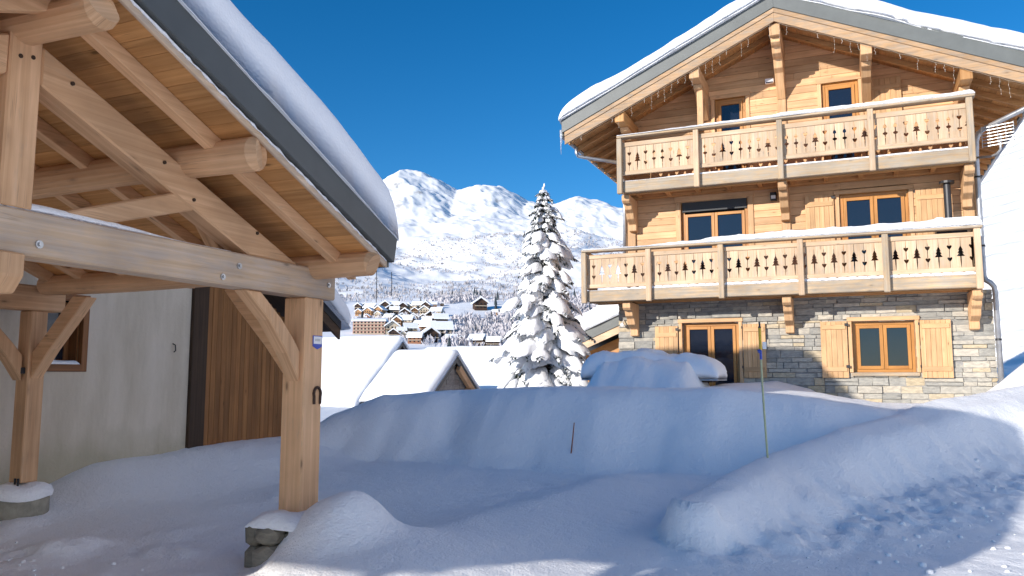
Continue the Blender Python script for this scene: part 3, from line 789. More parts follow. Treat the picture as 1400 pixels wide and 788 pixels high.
def balcony(name, u0, u1, zb0, zb1, zlr0, zlr1, zmr0, zmr1, ztr0, ztr1, posts, snowH, cuts, dF=18.42, scallop=True):
    mb = MB(); mb.box(u0+.1, u1-.02, dF+.03, dF+.19, zb0, zb1, grain='x')
    main = H.part(mb, name, 'weathered', bevel=.012)
    # floor boards and joists
    mb = MB()
    n = int((WD-.06-dF-.2)/.13)
    for k in range(n):
        y0 = dF+.2+k*.13; mb.box(u0+.08, u1-.05, y0+.002, y0+.128, zb1-.12, zb1-.08, grain='x')
    H.part(mb, 'deck_boards', 'facade_spruce', main)
    mb = MB()
    mb.box(u0+.1, u1-.08, dF+.22, dF+.32, zb0-.02, zb1-.125, grain='x'); mb.box(u0+.1, u1-.08, WD-.2, WD-.07, zb0+.0, zb1-.125, grain='x')
    for uu in np.arange(u0+.3, u1-.2, .72): mb.box(uu, uu+.1, dF+.321, WD-.201, zb0+.02, zb1-.13)
    H.part(mb, 'joist', 'soffit_spruce', main)
    # side beams
    for uu in (u0+.03, u1-.10):
        mb = MB(); mb.box(uu, uu+.07 if uu > 0 else uu+.07, dF+.2, WD-.07, zb0+.02, zb1); H.part(mb, 'side_beam', 'weathered', main, bevel=.01)
    for i, pu in enumerate(posts):
        mb = MB(); mb.box(pu-.062, pu+.062, dF-.085, dF+.03-.002, zb0-.04, ztr0-.002, grain='z'); H.part(mb, 'railing_post', 'balcony_board' if i % 2 else 'weathered', main, bevel=.012)
    for nm, z0, z1, d0, d1 in (('bottom_rail', zlr0, zlr1, dF+.035, dF+.10), ('middle_rail', zmr0, zmr1, dF+.03, dF+.10), ('handrail', ztr0, ztr1, dF-.11, dF+.13)):
        mb = MB(); mb.box(u0-.0 if nm == 'handrail' else u0+.06, u1+(.06 if nm == 'handrail' else -.06), d0, d1, z0, z1, grain='x'); H.part(mb, nm, 'weathered' if nm == 'handrail' else 'balcony_board', main, bevel=.01)
        for uu in (u0, u1-.07):
            mb = MB(); mb.box(uu, uu+.07, d1+.002, WD-.08, z0, z1); H.part(mb, nm, 'balcony_board', main, bevel=.01)
    # pierced boards
    bw = .201; seam = 0; x = u0+.07; b0, b1 = zlr1-.02, zmr0+.02; zc = (zlr1+zmr0)/2
    mb = MB(); kinds = cuts
    while x < u1-.1:
        x1 = min(x+bw, u1-.07)
        L = kinds[seam % len(kinds)](zc); Rr = kinds[(seam+1) % len(kinds)](zc)
        g_ = .0025
        poly = [(x+g_, b0)]+[(x+g_+o_, z_) for o_, z_ in L]+[(x+g_, b1)]+[(x1-g_, b1)]+[(x1-g_-o_, z_) for o_, z_ in reversed(Rr)]+[(x1-g_, b0)]
        if x1-x > .15:
            mb.prism(poly, 'y', dF+.055, dF+.08, grain=1)
        x = x1; seam += 1
    H.part(mb, 'pierced_boards', 'balcony_board', main)
    for uu in (u0+.02, u1-.05):
        mb = MB(); y = dF+.14
        while y < WD-.15:
            mb.box(uu, uu+.025, y, y+.19, b0, b1, grain='z'); y += .196
        H.part(mb, 'side_boards', 'balcony_board', main)
    # snow on the handrail and along the deck edge
    mb = MB(); heap(mb, lambda s_, t_: (s_, t_, ztr1), u0+.02, u1+.05, dF-.125, dF+.145, 0, .1, ds=.06, seed=int(zb0*10), amp=.03, fr=3.5, edgewob=.04, rt=.11, hfun=snowH, under=.012)
    H.part(mb, 'handrail_snow', 'snow_fluffy', main, smooth=True)
    mb = MB()
    def sc(s_, t_): return (.035+.05*np.abs(np.sin(s_*math.pi/.2)) if scallop else .03)*sm(u0+.5, u0+1.8, s_)+.012
    heap(mb, lambda s_, t_: (s_, t_, zb1), u0+.12, u1-.04, dF+.034, dF+.17, 0, .06, ds=.025, seed=int(zb0*10)+3, amp=.012, fr=3., edgewob=.01, rt=.06, hfun=sc, under=.004)
    H.part(mb, 'deck_snow', 'snow_fluffy', main, smooth=True)
    return main
T_, Hh, Tu = tree_cut, hearts_cut, tulip_cut
bal1 = balcony('lower_balcony', -5.95, 2.50, 3.45, 3.72, 3.78, 3.87, 4.49, 4.59, 4.65, 4.71, [-5.9, -4.31, -2.64, -.93, .76, 2.46], lambda s_, t_: .03+.16*sm(-4.6, -1.5, s_)*(.75+.35*fbm(s_*1.2, t_*0+.5, 3, 5))+.05*sm(1, 2.4, s_), [T_, Hh])
bal2 = balcony('upper_balcony', -5.02, 2.52, 6.07, 6.35, 6.5, 6.6, 7.2, 7.31, 7.40, 7.46, [-4.97, -3.13, -1.27, .6, 2.47], lambda s_, t_: .015+.09*sm(-4.2, -1.5, s_)*(.8+.3*fbm(s_*1.2, t_*0+.5, 3, 9)), [Tu, Hh, T_, Hh, Tu], scallop=False)
# balcony brackets
for zt, us in ((3.43, (-4.92, -1.27, 2.44)), (6.05, (-4.9, -1.27, 2.44))):
    for uu in us:
        y0 = 18.62; wl = (WD-.002) if zt < 4 else WD-.062
        mb = MB(); mb.prism([(wl, zt), (y0, zt), (y0, zt-.14), (y0+.07, zt-.19), (y0+.19, zt-.2), (y0+.24, zt-.32), (y0+.38, zt-.38), (y0+.45, zt-.52), (wl-.16, zt-.62), (wl-.16, zt-.78), (wl, zt-.8)], 'x', uu-.095, uu+.095, grain=1)
        H.part(mb, 'balcony_bracket', 'facade_spruce', bevel=.012)
# pipes
mb = MB(); mb.tube([(-6.12, 18.55, 7.36), (-6.12, 18.55, 7.22), (-6.07, 18.56, 7.13), (-5.95, 18.6, 7.1), (-5.2, 18.95, 6.98), (-5.14, 19.2, 6.93), (-5.13, 19.3, 6.8), (-5.13, 19.4, 5.9), (-5.16, 19.42, 3.9)], .045, 10); H.part(mb, 'downpipe', 'zinc', smooth=True)
mb = MB(); mb.tube([(3.75, 18.55, 7.22), (3.6, 18.6, 7.14), (2.82, 19.1, 6.9), (2.72, 19.2, 6.84), (2.68, 19.3, 6.7), (2.67, 19.38, 6.4), (2.67, 19.38, 3.78), (2.70, 19.36, 3.68), (2.78, 19.36, 3.62), (2.84, 19.36, 3.54), (2.86, 19.38, 3.4), (2.86, 19.38, 1.3)], .055, 12); H.part(mb, 'downpipe', 'zinc', smooth=True)
for zz in (5.9, 4.4, 2.4):
    mb = MB(); mb.tube([(2.67 if zz > 3.6 else 2.86, 19.38, zz), (2.67 if zz > 3.6 else 2.86, 19.38, zz+.04)], .064, 12); H.part(mb, 'pipe_clamp', 'dark_metal')
# gutters along the eaves
for side, b in ((-1, UL-.12), (1, UR+.12)):
    mb = MB(); mb.tube([(b, D0+.15, rz(b)+.33), (b, D1-.2, rz(b)+.33)], .065, 10); H.part(mb, 'gutter', 'zinc', smooth=True)
# lamps
mb = MB(); mb.box(-1.62, -1.42, WD-.16, WD-.06, 8.63, 8.75); fl = H.part(mb, 'floodlight', 'white_plastic', bevel=.015)
mb = MB(); mb.box(-1.60, -1.44, WD-.165, WD-.161, 8.636, 8.662); H.part(mb, 'lens', 'glass', fl)
mb = MB(); mb.box(-1.60, -1.46, WD-.12, WD-.002, 5.78, 5.98); wl_ = H.part(mb, 'wall_lamp', 'dark_metal', bevel=.012)
mb = MB(); mb.box(-1.58, -1.48, WD-.127, WD-.1205, 5.82, 5.9); H.part(mb, 'lamp_glass', 'white_plastic', wl_)
mb = MB(); mb.tube([(-5.22, 19.36, 2.95), (-5.22, 19.3, 2.93)], .045, 10); mb.tube([(-5.22, 19.47, 3.05), (-5.22, 19.36, 2.96)], .015, 6); H.part(mb, 'spotlight', 'white_plastic')

# fairy lights under the barge boards
for side, lab in ((-1, 'string of fairy lights hanging under the left roof verge of the big chalet'), (1, 'string of fairy lights hanging under the right roof verge of the big chalet')):
    wire = MB(); bl = MB(); b = UL+.25 if side < 0 else UR-.1
    prev = None; pts = []
    n = int(abs(b-RU)/.16)
    for k in range(n+1):
        x = RU+side*.1+(b-RU-side*.1)*k/n; z0 = rz(x)-.012-.015*(k % 2); pts.append((x, D0+.02, z0))
        if k % 1 == 0 and random.random() < .6:
            ln = random.choice([.1, .16, .24, .34, .2]); q = [(x, D0+.02, z0)]
            for j in range(4): q.append((x+random.uniform(-.015, .015), D0+.02+random.uniform(-.01, .01), z0-ln*(j+1)/4))
            wire.tube(q, .0018, 4, cap=False)
            for p_ in q[1:]:
                bl.tube([(p_[0], p_[1], p_[2]+.012), (p_[0], p_[1], p_[2]-.010)], .0042, 5)
    wire.tube(pts, .0028, 4, cap=False)
    T = Thing('fairy_lights', lab, 'string lights', (RU, D0, 7.3))
    T.part(wire, 'wire', 'fairy_wire'); bo = T.part(bl, 'bulbs', 'bulb'); bo['kind'] = 'stuff'
# icicle at the left eave
def icicle(u, d, z, ln, r, lab):
    mb = MB(); mb.tube([(u, d, z), (u+.004, d, z-ln*.3), (u-.003, d, z-ln*.65), (u, d, z-ln)], [r, r*.72, r*.4, r*.06], 7)
    single('icicle', mb, 'ice', lab, 'icicle', (u, d, z-ln), smooth=True)
icicle(-6.34, D0+.02, rz(-6.34)+.42, .62, .035, 'long icicle hanging from the left roof corner of the big chalet')
icicle(-6.36, D0+.16, rz(-6.36)+.42, .28, .024, 'short icicle beside the long one at the left roof corner of the big chalet')

# stove pipe on the lower balcony
T = Thing('stove_pipe', 'dark grey stove pipe with flat cap standing at the right end of the lower balcony', 'stove pipe', (2.05, 19.1, 3.65))
mb = MB(); mb.tube([(2.05, 19.1, 4.95), (2.05, 19.1, 5.76)], .075, 14); T.part(mb, 'pipe', 'dark_metal', smooth=False)
mb = MB(); mb.tube([(2.05, 19.1, 5.77), (2.05, 19.1, 5.82)], .15, 14); T.part(mb, 'cap', 'dark_metal')
mb = MB(); mb.box(1.78, 2.35, 18.85, 19.3, 3.65, 4.9); mb.box(1.74, 2.39, 18.82, 19.33, 4.9, 4.95); T.part(mb, 'stove_body', 'dark_metal', bevel=.01)
mb = MB(); heap(mb, lambda s_, t_: (s_, t_, 4.952), 1.74, 1.96, 18.84, 19.3, .07, .08, seed=3, amp=.02); T.part(mb, 'snow_cap', 'snow_fluffy', smooth=True)
# grid antenna at the right corner
T = Thing('grid_antenna', 'metal wire grid antenna on a bent arm beside the upper balcony', 'antenna', (2.7, 19.1, 6.3))
mb = MB()
for k in range(7): mb.tube([(2.74, 18.95, 6.46+k*.068), (3.3, 18.8, 6.48+k*.068)], .007, 5)
for q in (0, .25, .5, .75, 1): mb.tube([(2.74+.56*q, 18.95-.15*q, 6.44+.02*q), (2.74+.56*q, 18.95-.15*q, 6.90+.02*q)], .008, 5)
T.part(mb, 'grid', 'steel')
mb = MB(); mb.tube([(2.66, 19.3, 6.33), (2.9, 19.1, 6.28), (3.0, 19.0, 6.3), (3.06, 18.93, 6.37), (3.07, 18.9, 6.7)], .024, 8); T.part(mb, 'arm', 'zinc', smooth=True)

# ================================================================== CARPORT
C = Thing('carport', 'open timber-framed carport with snow-covered roof and dark metal verge', 'carport', (-6.6, 3.19, 0))
FU = -4.6                                  # outer face of the front truss
DK, DP = 3.18, 6.12                        # king post / eave post centres
CS = .41
def deck(d): return 3.955-CS*abs(d-DK)
for fu in (FU, -8.33):
    t = fu == FU
    for d_ in (DP, 2*DK-DP):
        mb = MB(); z0 = .40 if t else .5
        hw = .135 if t else .10
        mb.box(fu-(.25 if t else .2), fu, d_-hw, d_+hw, z0, 2.38, grain='z'); C.part(mb, 'post', 'carport_pine', bevel=.012)
    mb = MB(); mb.box(fu-.22, fu+.012, 2*DK-DP-.3, DP+.3, 2.382, 2.66, grain='y'); C.part(mb, 'tie_beam', 'tie_pine' if t else 'carport_pine', bevel=.014)
    mb = MB(); mb.box(fu-.2, fu, DK-.105, DK+.105, 2.662, 3.86, grain='z'); C.part(mb, 'king_post', 'carport_pine', bevel=.012)
    for s_ in (1, -1):
        def Q(d, z): return (fu-.1+.001*s_, DK+s_*(d-DK), z)
        mb = MB(); mb.prism([(DK+s_*(q[0]-DK), q[1]) for q in [(3.287, 3.72), (3.287, 3.47), (5.22, 2.664), (5.86, 2.664)]], 'x', fu-.19, fu-.006, grain=0); C.part(mb, 'principal_rafter', 'carport_pine', bevel=.012)
        mb = MB(); mb.prism([(DK+s_*(q[0]-DK), q[1]) for q in [(3.4, 2.664), (3.78, 2.664), (4.62, 2.93), (4.4, 3.02)]], 'x', fu-.17, fu-.02, grain=0); C.part(mb, 'strut', 'carport_pine', bevel=.012)
        # curved knee brace post - tie
        n = 7; outer = []; inner = []
        for k in range(n):
            q = k/(n-1)
            dd = 5.98-.62*q; zz = 1.60+.78*q+.07*math.sin(q*math.pi)
            outer.append((dd, zz+.27*(1-q)*.55)); 
        lo = [(5.985, 1.60), (5.80, 1.86), (5.55, 2.14), (5.24, 2.38)]; hi = [(5.43, 2.38), (5.72, 2.16), (5.88, 2.0), (5.985, 1.88)]
        mb = MB(); mb.prism([(DK+s_*(q[0]-DK), q[1]) for q in lo+hi], 'x', fu-.19, fu-.05, grain=1); C.part(mb, 'knee_brace', 'carport_pine', bevel=.01)
    # king-post head collar and braces along the ridge
    mb = MB(); lo = [(fu-.201, 3.05), (fu-.75, 3.52), (fu-.95, 3.62), (fu-.70, 3.64), (fu-.201, 3.28)]
    if t: mb.prism(lo, 'y', DK-.06, DK+.06, grain=0); C.part(mb, 'ridge_brace', 'carport_pine', bevel=.008)
# braces from back/front eave posts along the plate
for d_ in (DP, 2*DK-DP):
    for fu, s_ in ((FU-.25, -1), (-8.33, 1)):
        mb = MB(); q = [(0, 1.62), (.28, 1.95), (.62, 2.3), (.80, 2.50), (.58, 2.52), (.22, 2.14), (0, 1.92)]
        mb.prism([(fu+s_*a, b) for a, b in q], 'y', d_-.07, d_+.07, grain=0); C.part(mb, 'plate_brace', 'carport_pine', bevel=.01)
# log purlins
def log(d, z, r, u0=-3.98, u1=-8.25, nm='log_purlin'):
    n = 14; pts = []; rr = []
    for k in range(n):
        q = k/(n-1); pts.append((u0+(u1-u0)*q, d+.012*math.sin(q*7+d), z+.012*math.cos(q*5+d))); rr.append(r*(1+.03*math.sin(q*11+d*3)))
    pts.insert(0, (u0+.022, d, z)); rr.insert(0, r*.88)
    mb = MB(); mb.tube(pts, rr, 16); return C.part(mb, nm, 'carport_pine', smooth=False)
for s_ in (1, -1):
    log(DK+s_*1.37, 3.285, .125); log(DK+s_*(DP-DK-.02), 2.66, .115)
log(DK, 3.81, .12, nm='ridge_log')
# roof: rafters, deck boards, verge, fascia, snow
VU0, VU1 = -3.95, -8.27
DEF = 6.32
for s_ in (1, -1):
    DE = DEF if s_ > 0 else DEF+.58
    for uu in (-4.32, -5.0, -5.65, -6.3, -6.95, -7.6, -8.1):
        mb = MB(); mb.prism([(DK+s_*(q-DK), deck(q)-z_) for q, z_ in ((DK, .115), (DE-.02, .115), (DE-.02, .002), (DK, .002))], 'x', uu-.045, uu+.045, grain=0); C.part(mb, 'rafter', 'carport_pine', bevel=.004)
    mb = MB(); n = 24
    for k in range(n):
        a = DK+(DE-DK)*k/n; b = DK+(DE-DK)*(k+1)/n-.004
        mb.prism([(DK+s_*(q-DK), z_) for q, z_ in ((a, deck(a)), (b, deck(b)), (b, deck(b)+.028), (a, deck(a)+.028))], 'x', VU1, VU0-.03)
    mb.uv = [[(q[1], q[0]) for q in u_] for u_ in mb.uv]
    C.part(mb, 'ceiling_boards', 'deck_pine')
    mb = MB(); mb.prism([(DK+s_*(q-DK), deck(q)+z_) for q, z_ in ((DK, -.01), (DE, -.01), (DE, .06), (DK, .06))], 'x', VU0-.028, VU0, grain=0); C.part(mb, 'verge_board', 'tie_pine', bevel=.004)
    # frost along the verge edge
    mb = MB(); mb.prism([(DK+s_*(q-DK), deck(q)+z_) for q, z_ in ((DK, .062), (DE+.05, .062), (DE+.1, .31), (DK, .33))], 'x', VU0-.01, VU0+.05, grain=0); C.part(mb, 'metal_verge', 'fascia_grey', bevel=.006)
    mb = MB(); mb.prism([(DK+s_*(q-DK), deck(q)+z_) for q, z_ in ((DK, .03), (DE, .03), (DE, .29), (DK, .29))], 'x', VU1, VU0-.03); C.part(mb, 'roof', 'fascia_grey')
    mb = MB(); mb.box(VU1, VU0-.011, DK+s_*(DE-DK), DK+s_*(DE-DK+.05), deck(DE)+.0, deck(DE)+.30); C.part(mb, 'eave_fascia', 'fascia_grey')
    mb = MB(); 
    heap(mb, (lambda a, b, s_=s_: (b, DK+s_*(a-DK), deck(a)+.315)) if s_ > 0 else (lambda a, b, s_=s_: (VU0+VU1-b, DK+s_*(a-DK), deck(a)+.315)), DK-.12, DE+.13, VU1, VU0+.06, .57, .27, ds=.09, seed=211+s_, amp=.07, fr=.7, p=3.2, edgewob=.06, rt=.29, bulge=.0, under=.01)
    C.part(mb, 'roof_snow', 'snow_roof', smooth=True)
for s_ in (1, -1):
    mb = MB(); DE = DEF; q = np.arange(DK, DE, .04); mb.tube([(VU0+.006, DK+s_*(d_-DK), deck(d_)+.045+random.uniform(-.006, .006)) for d_ in q], [random.uniform(.003, .013) for _ in q], 6); C.part(mb, 'frost_edge', 'snow_fluffy', smooth=True)
    mb = MB(); mb.prism([(DK+s_*(a_-DK), b_) for a_, b_ in ((4.72, 3.17), (5.0, 3.17), (5.52, 2.664), (5.14, 2.664))], 'x', FU-.36, FU-.23, grain=1); C.part(mb, 'cross_brace', 'carport_pine', bevel=.01)
# bolts
for d_, z_ in ((3.33, 2.46), (5.08, 2.55), (6.30, 2.52), (4.9, 2.44)):
    mb = MB(); mb.tube([(FU+.012, d_, z_), (FU+.022, d_, z_)], .026, 10); mb.tube([(FU+.0221, d_, z_), (FU+.034, d_, z_)], .013, 6); C.part(mb, 'bolt', 'steel')
for d_, z_ in ((3.5, 3.55), (4.28, 3.22), (4.58, 3.0), (5.3, 2.86), (3.14, 3.6), (3.22, 3.62)):
    mb = MB(); mb.tube([(FU-.006, d_, z_), (FU+.006, d_, z_)], .014, 8); C.part(mb, 'peg', 'dark_brown')
mb = MB(); heap(mb, lambda s_, t_: (t_, s_, 2.661), 2.5, 5.0, FU-.2, FU-.0, 0, .1, ds=.06, seed=9, amp=.01, fr=2, rt=.07, edgewob=.02, hfun=lambda s_, t_: .06*sm(4.7, 3.4, s_)+.004, under=.001); C.part(mb, 'tie_snow', 'snow_fluffy', smooth=True)
mb = MB(); mb.box(-8.139, -8.06, DP-.2, DP-.136, 1.69, 1.75); jb = None
mb = MB(); mb.box(-8.46, -8.37, DP-.15, DP-.101, 1.68, 1.75); jb = C.part(mb, 'junction_box', 'dark_metal', bevel=.006)
mb = MB(); mb.box(-8.44, -8.39, DP-.156, DP-.151, 1.695, 1.73); C.part(mb, 'sensor', 'white_plastic', jb)
# wood block at the king post foot: end of a cross beam under the tie
mb = MB(); mb.prism([(FU-.9, 2.14), (FU+.02, 2.14), (FU+.10, 2.24), (FU+.10, 2.378), (FU-.9, 2.378)], 'y', DK-.16, DK+.01, grain=0); C.part(mb, 'cross_beam_end', 'carport_pine', bevel=.01)

# things on the posts
mb = MB(); pts = []
for k in range(13):
    a = math.pi*(-.12+1.24*k/12); pts.append((FU+.010, 6.175+.052*math.cos(a)*(1.05 if 0 < a < math.pi else .9), 1.475+.075*math.sin(a) if math.sin(a) > 0 else 1.475+.2*math.sin(a)))
mb.tube([(FU+.01, 6.175+.045, 1.395)]+pts[1:-1]+[(FU+.01, 6.175-.045, 1.395)], .0135, 6)
single('horseshoe', mb, 'rust', 'old rusty horseshoe nailed to the front carport post', 'horseshoe', (FU, 6.175, 1.4))
T = Thing('post_sign', 'small white and blue enamel shield sign on the front carport post', 'sign', (FU, 6.165, 1.9))
mb = MB(); mb.prism([(6.095, 1.93), (6.165, 1.902), (6.235, 1.93), (6.235, 2.03), (6.095, 2.03)], 'x', FU+.001, FU+.006); T.part(mb, 'plate', 'blue_plastic')
mb = MB(); mb.box(FU+.0065, FU+.008, 6.104, 6.226, 1.953, 2.022); T.part(mb, 'white_field', 'white_plastic')
mb = MB()
for k in range(4): mb.box(FU+.0082, FU+.009, 6.128+k*.02, 6.140+k*.02, 1.978, 2.0)
T.part(mb, 'worn_print', 'zinc')
# pedestals
T = Thing('stone_pier', 'low rubble stone pier under the front carport post, half buried in snow', 'stone pier', (-4.75, 6.0, 0))
mb = MB(); rng = random.Random(5)
def rock(mb, c, r, seed):
    rg = random.Random(seed); b = len(mb.v); bm = bmesh.new(); bmesh.ops.create_icosphere(bm, subdivisions=2, radius=1)
    t = rg.random()
    for v in bm.verts:
        p = v.co.copy(); m_ = max(abs(p.x), abs(p.y), abs(p.z)); p = p.lerp(p/m_, .62)
        k = 1+rg.uniform(-.05, .05)
        mb.v.append((c[0]+p.x*r[0]*k, c[1]+p.y*r[1]*k, c[2]+p.z*r[2]*k))
    for f in bm.faces: mb.face([b+v.index for v in f.verts], None, t)
    bm.free()
k = 0
for (u_, d_, z_, r_) in [(-4.93, 5.78, .08, (.075, .09, .13)), (-4.93, 5.78, .30, (.075, .09, .10)), (-4.75, 5.75, .10, (.14, .11, .13)), (-4.76, 5.76, .30, (.12, .10, .075)), (-4.60, 5.78, .13, (.11, .10, .09)), (-4.52, 5.83, .29, (.10, .10, .06)), (-4.42, 5.92, .29, (.07, .08, .075)), (-4.7, 6.1, .18, (.22, .22, .22)), (-4.9, 6.05, .18, (.14, .22, .24))]:
    rock(mb, (u_+.07, d_-.06, z_-.02), r_, 50+k); k += 1
T.part(mb, 'stones', 'field_stone')
mb = MB(); heap(mb, lambda s_, t_: (s_, t_, .345), -4.95, -4.33, 5.64, 6.32, .11, .18, ds=.05, seed=4, amp=.05, fr=3); T.part(mb, 'snow_cap', 'snow', smooth=True)
T = Thing('concrete_pier', 'round concrete pier with a snow cap under the rear carport post', 'concrete pier', (-8.47, DP, 0))
mb = MB(); mb.tube([(-8.47, DP, -.1), (-8.47, DP, .33)], .29, 28); T.part(mb, 'drum', 'concrete', smooth=False)
mb = MB(); bm = None
n = 28; rr_ = [(.31, .33), (.325, .38), (.30, .44), (.23, .475), (.11, .49), (.0, .49)]
b = len(mb.v)
for (r_, z_) in rr_:
    for k in range(n):
        a = 2*math.pi*k/n; mb.v.append((-8.47+r_*math.cos(a), DP+r_*math.sin(a), z_+.015*math.sin(a*3)))
for i in range(len(rr_)-1):
    for k in range(n): mb.face((b+i*n+k, b+i*n+(k+1) % n, b+(i+1)*n+(k+1) % n, b+(i+1)*n+k))
T.part(mb, 'snow_cap', 'snow', smooth=True)
mb = MB(); mb.tube([(-8.36, DP-.11, .46), (-8.36, DP-.11, .55)], .012, 6); mb.tube([(-8.41, DP-.11, .46), (-8.41, DP-.11, .55)], .012, 6); T.part(mb, 'post_bracket', 'dark_metal')
# wires hanging at the eave corner
for i, (u_, d_, ln) in enumerate(((-4.03, 6.27, .30), (-3.96, 6.42, .22))):
    mb = MB(); z_ = deck(6.4)-.005
    mb.tube([(u_, d_, z_), (u_+.004, d_, z_-ln*.5), (u_, d_+.004, z_-ln)], .004, 4); single('hanging_wire', mb, 'dark_metal', ['thin dark wire hanging from the carport eave, the left and longer one', 'thin dark wire hanging from the carport eave, the right and shorter one'][i], 'wire', (u_, d_, z_-ln))

# ================================================================== NEIGHBOUR HOUSE (stucco + planks), gable end towards the yard
N = Thing('neighbour_house', 'house with stucco and brown plank wall behind the carport', 'house', (-9.0, 6.0, 0))
NU = -9.0
WO = (6.43, 7.28, 1.71, 2.68)          # window along d
RD, RZN = 5.5, 6.2                     # ridge
def nz(d): return RZN-(.587 if d > RD else .30)*abs(d-RD)
mb = MB()
for (a, b, z0, z1) in ((-2.9, WO[0], -.6, 2.25), (WO[0], WO[1], -.6, WO[2]), (WO[1], 9.0, -.6, 2.25)): mb.box(NU-.35, NU, a, b, z0, z1)
mb.box(NU-.35, NU, -2.9, WO[0], 2.251, 2.4)
mb.prism([(WO[1], 2.251), (9.0, 2.251), (9.0, nz(9.0)-.2), (WO[1], nz(WO[1])-.2)], 'x', NU-.35, NU)
mb.prism([(WO[0], WO[3]), (WO[1]-.001, WO[3]), (WO[1]-.001, nz(WO[1])-.2), (WO[0], nz(WO[0])-.2)], 'x', NU-.35, NU)
mb.prism([(-2.9, 2.401), (WO[0]-.001, 2.401), (WO[0]-.001, nz(WO[0])-.2), (RD, RZN-.2), (-2.9, nz(-2.9)-.2)], 'x', NU-.35, NU)
N.part(mb, 'stucco_wall', 'stucco')
mb = MB(); mb.box(NU-.33, NU+.06, 9.001, 9.30, -.2, nz(9.3)-.25, grain='z'); N.part(mb, 'dark_post', 'dark_brown', bevel=.008)
mb = MB(); x = 9.302
while x < 11.3:
    w_ = random.uniform(.095, .115); mb.box(NU-.02, NU+.03+random.uniform(0, .006), x+.0025, x+w_-.0025, -.2, nz(x+w_)-.25, grain='z'); x += w_
N.part(mb, 'plank_wall', 'plank_brown', bevel=.003)
mb = MB(); mb.prism([(9.302, -.5), (11.35, -.5), (11.35, nz(11.35)-.25), (9.302, nz(9.302)-.25)], 'x', NU-.3, NU-.021); N.part(mb, 'side_wall', 'plank_brown')
mb = MB(); mb.box(-17, NU-.301, 11.1, 11.35, -.5, nz(11.35)-.25); N.part(mb, 'side_wall', 'plank_brown')
mb = MB(); mb.box(-17, NU-.36, -2.9, -2.6, -.6, 2.6); N.part(mb, 'side_wall', 'plank_brown')

a, b, z0, z1 = WO
f = MB()
for q in ((a, a+.085), (b-.085, b)): f.box(NU-.06, NU+.02, q[0], q[1], z0, z1, grain='z')
f.box(NU-.06, NU+.02, a+.085, b-.085, z1-.085, z1); f.box(NU-.06, NU+.03, a+.085, b-.085, z0, z0+.09)
wf = N.part(f, 'window', 'window_brown', bevel=.006)
for q in ((b-.105, b-.086), (a+.086, a+.105)):
    mb = MB(); mb.box(NU-.34, NU-.061, q[0], q[1], z0+.09, z1-.085); N.part(mb, 'reveal_board', 'window_brown', wf)
mb = MB(); ud = NU-.20
mb.box(ud-.05, ud, a+.11, a+.17, z0+.09, z1-.09); mb.box(ud-.05, ud, b-.17, b-.11, z0+.09, z1-.09); mb.box(ud-.05, ud, a+.17, b-.17, z1-.15, z1-.09); mb.box(ud-.05, ud, a+.17, b-.17, z0+.09, z0+.15)
N.part(mb, 'sash', 'window_brown', wf)
mb = MB(); mb.box(ud-.03, ud-.02, a+.165, b-.165, z0+.145, z1-.145); N.part(mb, 'pane', 'glass', wf)
mb = MB(); mb.box(NU-.349, NU-.33, a, b, z0, z1); N.part(mb, 'dark_room', 'interior', wf)
mb = MB(); heap(mb, lambda s_, t_: (s_, t_, z0+.092), NU-.19, NU+.025, a+.10, b-.10, .05, .06, ds=.04, seed=2, amp=.012, fr=4); N.part(mb, 'sill_snow', 'snow', wf, smooth=True)
mb = MB(); pp = [(NU+.002, 8.68, 2.12), (NU+.05, 8.68, 2.10), (NU+.06, 8.68, 2.02), (NU+.03, 8.68, 2.0)]; mb.tube(pp, .009, 6); N.part(mb, 'wall_hook', 'dark_metal')
NV = -8.3
for e in (11.8, -4.2):
    for q0, q1, dd, nm, mt in ((-.20, -.02, NV-.03, 'barge_board', 'dark_brown'), (-.018, .12, NV-.015, 'metal_verge', 'dark_metal')):
        mb = MB(); mb.prism([(RD, RZN+q0), (e, nz(e)+q0), (e, nz(e)+q1), (RD, RZN+q1)], 'x', dd-.03, dd+.015, grain=0); N.part(mb, nm, mt)
    mb = MB(); mb.prism([(RD, RZN-.06), (e, nz(e)-.06), (e, nz(e)+.11), (RD, RZN+.11)], 'x', -17.5, NV-.061); N.part(mb, 'roof', 'dark_brown')
    mb = MB(); p0, p1 = sorted((RD-.1*(1 if e > RD else -1), e+(.16 if e > RD else -.1)))
    heap(mb, lambda p_, q_: (q_, p_, nz(p_)+.125), p0, p1, -17.5, NV+.05, .56, .30, ds=.14, seed=331, amp=.05, bulge=.10, under=.006); N.part(mb, 'roof_snow', 'snow_roof', smooth=True)

